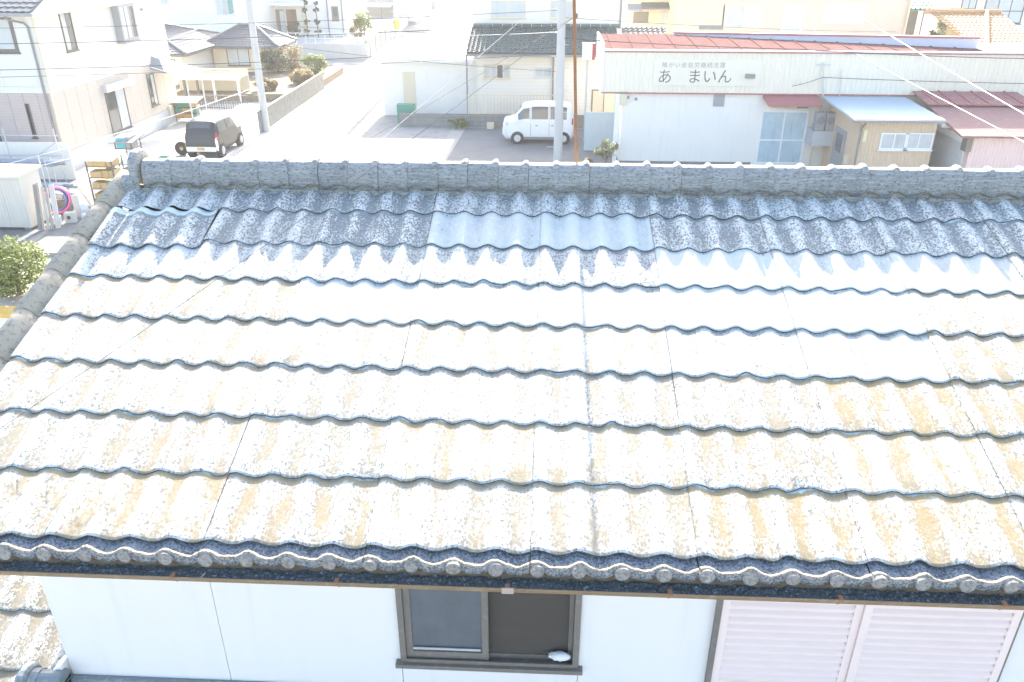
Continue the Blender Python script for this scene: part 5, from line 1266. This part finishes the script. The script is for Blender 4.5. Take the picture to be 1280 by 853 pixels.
# house between green-roof house and beige building
q0, q1 = aty(779, 20, 56), aty(852, 20, 56)
cm = thing('cream_side_house', 'narrow cream house with small grey lean-to roof and pale door beside the beige building', 'house', ((q0.x+q1.x)/2, 59, 0))
obj('wall', MB().box(q0.x, q1.x, 56, 62, 0, 7.), M['cream'], cm)
def leanto(u0, u1, v0, v1, y, mt):
    a, b_ = aty(u0, v1, y-.9), aty(u1, v1, y-.9); tz_ = aty(u0, v0, y).z
    obj('lean_to_roof', MB().prism([(a.x, y-.9, a.z), (a.x, y-.9, a.z+.08), (a.x, y, tz_), (a.x, y, tz_-.1)], (b_.x-a.x, 0, 0)), M[mt], cm)
leanto(785, 803, 5, 14, 56, 'bluepipe'); leanto(803, 848, 3, 12, 56, 'darkroof')
obj('roof', MB().prism([(q0.x-.4, 55.4, 7), (q0.x-.4, 59, 8.5), (q0.x-.4, 62.6, 7)], (q1.x-q0.x+.8, 0, 0)), M['darkroof'], cm)
r4 = pxrectY(56, 826, 15, 839, 42); obj('door', MB().mbox(mapY(56), *r4, -.01, .05), M['pale_glass'], cm)
window(cm, mapY(56), *pxrectY(56, 792, 15, 810, 28), n=2, fm='bronze', gm='bronze'); r4 = pxrectY(56, 839, 15, 846, 42); obj('side_panel', MB().mbox(mapY(56), *r4, -.01, .05), M['pipe'], cm)
q0, q1 = aty(778, 42, 47.5), aty(830, 42, 47.5)
sr_ = thing('tiled_wall', 'short boundary wall topped with grey kawara tiles behind the warehouse', 'wall', ((q0.x+q1.x)/2, 47.5, 0))
obj('wall_body', MB().box(q0.x, q1.x, 47.6, 47.8, 0, q0.z), M['offwhite'], sr_)
tl = MB(); tiled_plane(tl, (q0.x-.1, 47.2, q0.z), (q1.x+.1, 47.2, q0.z), (q1.x+.1, 47.9, q0.z+.35), (q0.x-.1, 47.9, q0.z+.35), 9, 3, .08, .04); obj('coping_tiles', tl, M['darkroof'], sr_, kind='stuff')
# right edge: white building, orange tiled roof, tree, pale fence
q0 = aty(1192, 30, 56); rh_ = thing('white_corner_building', 'white building with dark-framed windows above the orange tiled roof', 'building', (q0.x+5, 60, 0))
obj('wall', MB().box(q0.x, q0.x+13, 56, 66, 0, 8.2), M['offwhite'], rh_); obj('roof', MB().box(q0.x-.4, q0.x+13.4, 55.6, 66.4, 8.2, 8.5), M['grey_metal'], rh_)
window(rh_, mapY(56), *pxrectY(56, 1205, -8, 1219, 12), n=2, gm='pale_glass', fw=.06)
window(rh_, mapY(56), *pxrectY(56, 1235, -10, 1275, 30), n=3, gm=['curtain', 'pale_glass', 'pale_glass'], fw=.08, mid=.4)
o0, o1 = aty(1196, 60, 44), aty(1300, 56, 44)
oh = thing('orange_roof_house', 'small cream house with orange tiled roof beyond the warehouse', 'house', ((o0.x+o1.x)/2, 47, 0))
oz = aty(1222, 60, 44).z
obj('wall', MB().box(o0.x+1.3, o1.x, 44.6, 50, 0, oz), M['cream'], oh)
ov_ = obj('roof', MB().prism([(o0.x+.9, 44, oz-.1), (o0.x+.9, 44, oz), (o0.x+.9, 49, oz+1.35), (o0.x+.9, 49, oz+1.25)], (o1.x-o0.x-.9, 0, 0)), M['orangeroof'], oh)
tl = MB(); tiled_plane(tl, (o0.x+.8, 43.9, oz+.02), (o1.x, 43.9, oz+.02), (o1.x, 49, oz+1.40), (o0.x+.2, 49, oz+1.40), 16, 13, .06, .04); obj('roof_tiles', tl, M['orangeroof'], ov_, kind='stuff')
rr = MB(); ridge_bar(rr, (o0.x+1.6, 44, oz+.1), (o0.x+3.6, 49, oz+1.5), .14); ridge_bar(rr, (o0.x, 49, oz+1.5), (o1.x, 49, oz+1.5), .14); obj('ridge', rr, M['orangeroof'], ov_)
q = aty(1183, 40, 54.5); plant('roadside_tree', 'pale green bushy tree between the tiled porch and the white corner building', 'tree', (q.x, 54.5, 0), aty(1183, 5, 54.5).z, (.75, .7, 1.6), 1500, .13, 101, 'leaf_pale', .09, clumps=20)
q = aty(1168, 40, 52); plant('low_shrub', 'dark low shrub at the foot of the pale bushy tree', 'shrub', (q.x, 52, 0), aty(1168, 36, 52).z, (.8, .6, 1.2), 700, .12, 102, 'leaf_dark', .06)
q = aty(1195, 30, 52.5); fe = MB(); fe.box(q.x-.5, q.x+.35, 52.5, 52.6, 0, aty(1195, 10, 52.5).z); tag(obj('timber_screen', fe, M['wood']), 'upright timber screen beside the pale bushy tree', 'screen')
yw2 = MB(); yw2.box(aty(1150, 30, 62).x, aty(1192, 30, 62).x, 62, 62.2, 0, aty(1170, 8, 62).z); tag(obj('yellow_wall', yw2, M['cream']), 'plain cream wall seen behind the pale bushy tree', 'wall')
# shrub behind the ridge, in front of the pole
q = atz(757, 208); plant('flowering_shrub', 'loose pale flowering shrub standing by the warehouse corner', 'shrub', (aty(757, 200, 30.6).x, 30.6, 0), aty(757, 174, 30.6).z, (.62, .5, .42), 700, .07, 111, 'leaf_pale', .04)
q = atz(735, 212); plant('flowering_shrub', 'small pale shrub at the foot of the utility pole', 'shrub', (aty(733, 210, 29.6).x, 29.6, 0), .75, (.5, .4, .3), 380, .06, 112, 'leaf_dry', .03)
# red vertical sign
q0, q1 = aty(735, 54, 36), aty(740, 75, 36); rs = thing('red_sign', 'narrow vertical red sign on a post beside the green roof', 'sign', ((q0.x+q1.x)/2, 36, 0))
obj('panel', MB().box(q0.x-.25, q1.x, 36, 36.08, q1.z, q0.z), M['white_paint'], rs); obj('red_edge', MB().box(q1.x+.002, q1.x+.12, 35.99, 36.09, q1.z, q0.z), plain('red_paint', (.50,.06,.05), .5), rs)
obj('post', MB().tube([(q0.x, 36.05, 0), (q0.x, 36.05, q1.z)], .05, 7), M['steel'], rs)

# ---------------------------------------------------------------- utility poles and lines
def upole(label, base, r0, h, band=None, arms=True):
    p = Vector(base); t_ = thing('utility_pole', label, 'pole', p)
    obj('shaft', MB().tube([p, p+Vector((0, 0, h))], [r0, r0*.72], 16), M['lightconc'], t_)
    bl = MB()
    for k in range(int(h/.45)-5):
        z = 1.8+k*.45; sg = 1 if k % 2 else -1; bl.tube([p+Vector((sg*r0*.8, -.05, z)), p+Vector((sg*(r0+.14), -.05, z))], .012, 5)
    obj('step_bolts', bl, M['steel'], t_)
    if arms:
        for z in (h-.4, h-1.2): obj('crossarm', MB().box(p.x-.9, p.x+.9, p.y-.05, p.y+.05, p.z+z, p.z+z+.1), M['steel'], t_)
    if band: obj('band', MB().lathe([(r0*.99, 0), (r0*.97, .6)], p+Vector((0, 0, band)), 'z', 16), M['yellowtile'], t_)
    return t_
pb_ = atz(697, 206); bigp = upole('tall concrete utility pole on the lot beside the white van', (pb_.x, pb_.y, 0), .195, 11)
l1 = atz(333, 164); upole('concrete utility pole at the near end of the road block wall', (l1.x, l1.y, 0), .19, 10)
l2 = atz(500, 100); upole('slim concrete pole with a yellow band by the far retaining wall', (l2.x, l2.y, 0), .20, 10, band=aty(496, 36, l2.y).z)
def cable(label, pts, r, mat='wire', sag=.2, group=None, name='overhead_cable'):
    out = []
    for a, b_ in zip(pts, pts[1:]):
        a, b_ = Vector(a), Vector(b_)
        for i in range(17): tt = i/16; q = a.lerp(b_, tt); q.z -= sag*4*tt*(1-tt); out.append(q)
    tag(obj(name, MB().tube(out, r, 6), M[mat]), label, 'cable', group)
for v, z2, y, lab in ((36, 6.25, 27.5, 'topmost thin cable crossing before the siding house windows'), (56, 5.75, 27.7, 'thicker black cable crossing below the upper windows of the siding house'), (89, 4.85, 27.9, 'black cable crossing at the belt trim of the siding house'), (98, 4.60, 28.1, 'lowest thin black cable crossing the belt trim of the siding house')):
    a = aty(-60, v, y); cable(lab, [a, (pb_.x-.2, pb_.y-.1, z2)], .013 if v in (56, 89) else .009, 'wire', .12)
for (ua, va, ya), (ub, vb, yb2), r_, lab in (((1036, -4, 30), (1300, 154, 12), .0095, 'pale thick service cable slanting across the warehouse fascia'), ((1000, 28, 51.9), (1300, 188, 12), .0075, 'pale thin service cable slanting past the tan shed roof')):
    cable(lab, [aty(ua, va, ya), aty(ub, vb, yb2)], r_, 'white_cable', .05)
cable('pale guy wire slanting down from the utility pole over the green roof', [(pb_.x, pb_.y, 7.2), atz(476, 175)], .012, 'white_cable', .02)
cable('black telephone cable sagging along the warehouse fascia', [(pb_.x+.1, pb_.y-.1, 5.2), aty(1000, 62, FY-.4), aty(1300, 74, FY-.4)], .016, 'wire', .05)
cable('thin black cable clipped along the middle of the ribbed fascia', [aty(990, 108, FY-.3), aty(1028, 97, FY-.3), aty(1300, 105, FY-.3)], .012, 'wire', .03)
cable('thin cable strung from the utility pole before the beige building', [(pb_.x, pb_.y, aty(700, 22, pb_.y).z), aty(1120, 40, 51.9)], .010, 'wire', .12)
cable('pale cable pair crossing the road to the banded pole', [(pb_.x-.1, pb_.y, aty(700, 40, pb_.y).z), (l2.x, l2.y, aty(492, 45, l2.y).z+.2)], .012, 'white_cable', .15)
cable('white cable running from the siding house down to the parking slab', [aty(-20, 213, 24.5), (l1.x-.1, l1.y, aty(316, 108, l1.y).z)], .014, 'white_cable', .15)
cable('second pale blue cable running just below the white one', [aty(40, 210, 25), (l1.x-.1, l1.y, aty(325, 132, l1.y).z)], .010, 'white_cable', .1)
cable('thin dark cable strung between the two concrete poles above the road', [(l1.x, l1.y, aty(314, 30, l1.y).z), (pb_.x, pb_.y, aty(700, 44, pb_.y).z)], .009, 'wire', .1)
cable('lower dark cable strung between the two concrete poles above the road', [(l1.x, l1.y, aty(318, 52, l1.y).z), (pb_.x, pb_.y, aty(700, 90, pb_.y).z)], .009, 'wire', .15)
cable('pale cable rising from the tiled roofs to the left utility pole', [aty(190, 56, 45), (l1.x, l1.y, aty(310, 8, l1.y).z)], .014, 'white_cable', .1)

hp = [atz(u, v) for u, v in ((465, 197), (495, 195), (503, 184), (478, 185))]
hc_ = thing('hatch_cover', 'thin-framed steel hatch cover set in the pale road', 'hatch', (sum(p.x for p in hp)/4, sum(p.y for p in hp)/4, .004))
cx_, cy_ = hc_.location.x, hc_.location.y
obj('frame', MB().box(cx_-.85, cx_+.85, cy_-.85, cy_+.85, .0045, .010), M['pipe'], hc_)
obj('plate', MB().box(cx_-.79, cx_+.79, cy_-.79, cy_+.79, .0105, .014), M['road'], hc_)

# ---------------------------------------------------------------- bright hazy air
hz = MB(); hz.box(-152, 152, -42, 272, -1.3, 13.5)
m = bpy.data.materials.new('hazy_air'); m.use_nodes = True; t = m.node_tree; t.nodes.remove(t.nodes['Principled BSDF'])
pv = t.nodes.new('ShaderNodeVolumePrincipled'); pv.inputs['Density'].default_value = .0009; pv.inputs['Color'].default_value = (.95, .95, .95, 1); pv.inputs['Anisotropy'].default_value = .3
t.links.new(pv.outputs[0], t.nodes['Material Output'].inputs['Volume'])
ho = obj('haze', hz, m); ho['kind'] = 'stuff'; ho['label'] = 'pale bright haze over the neighbourhood'
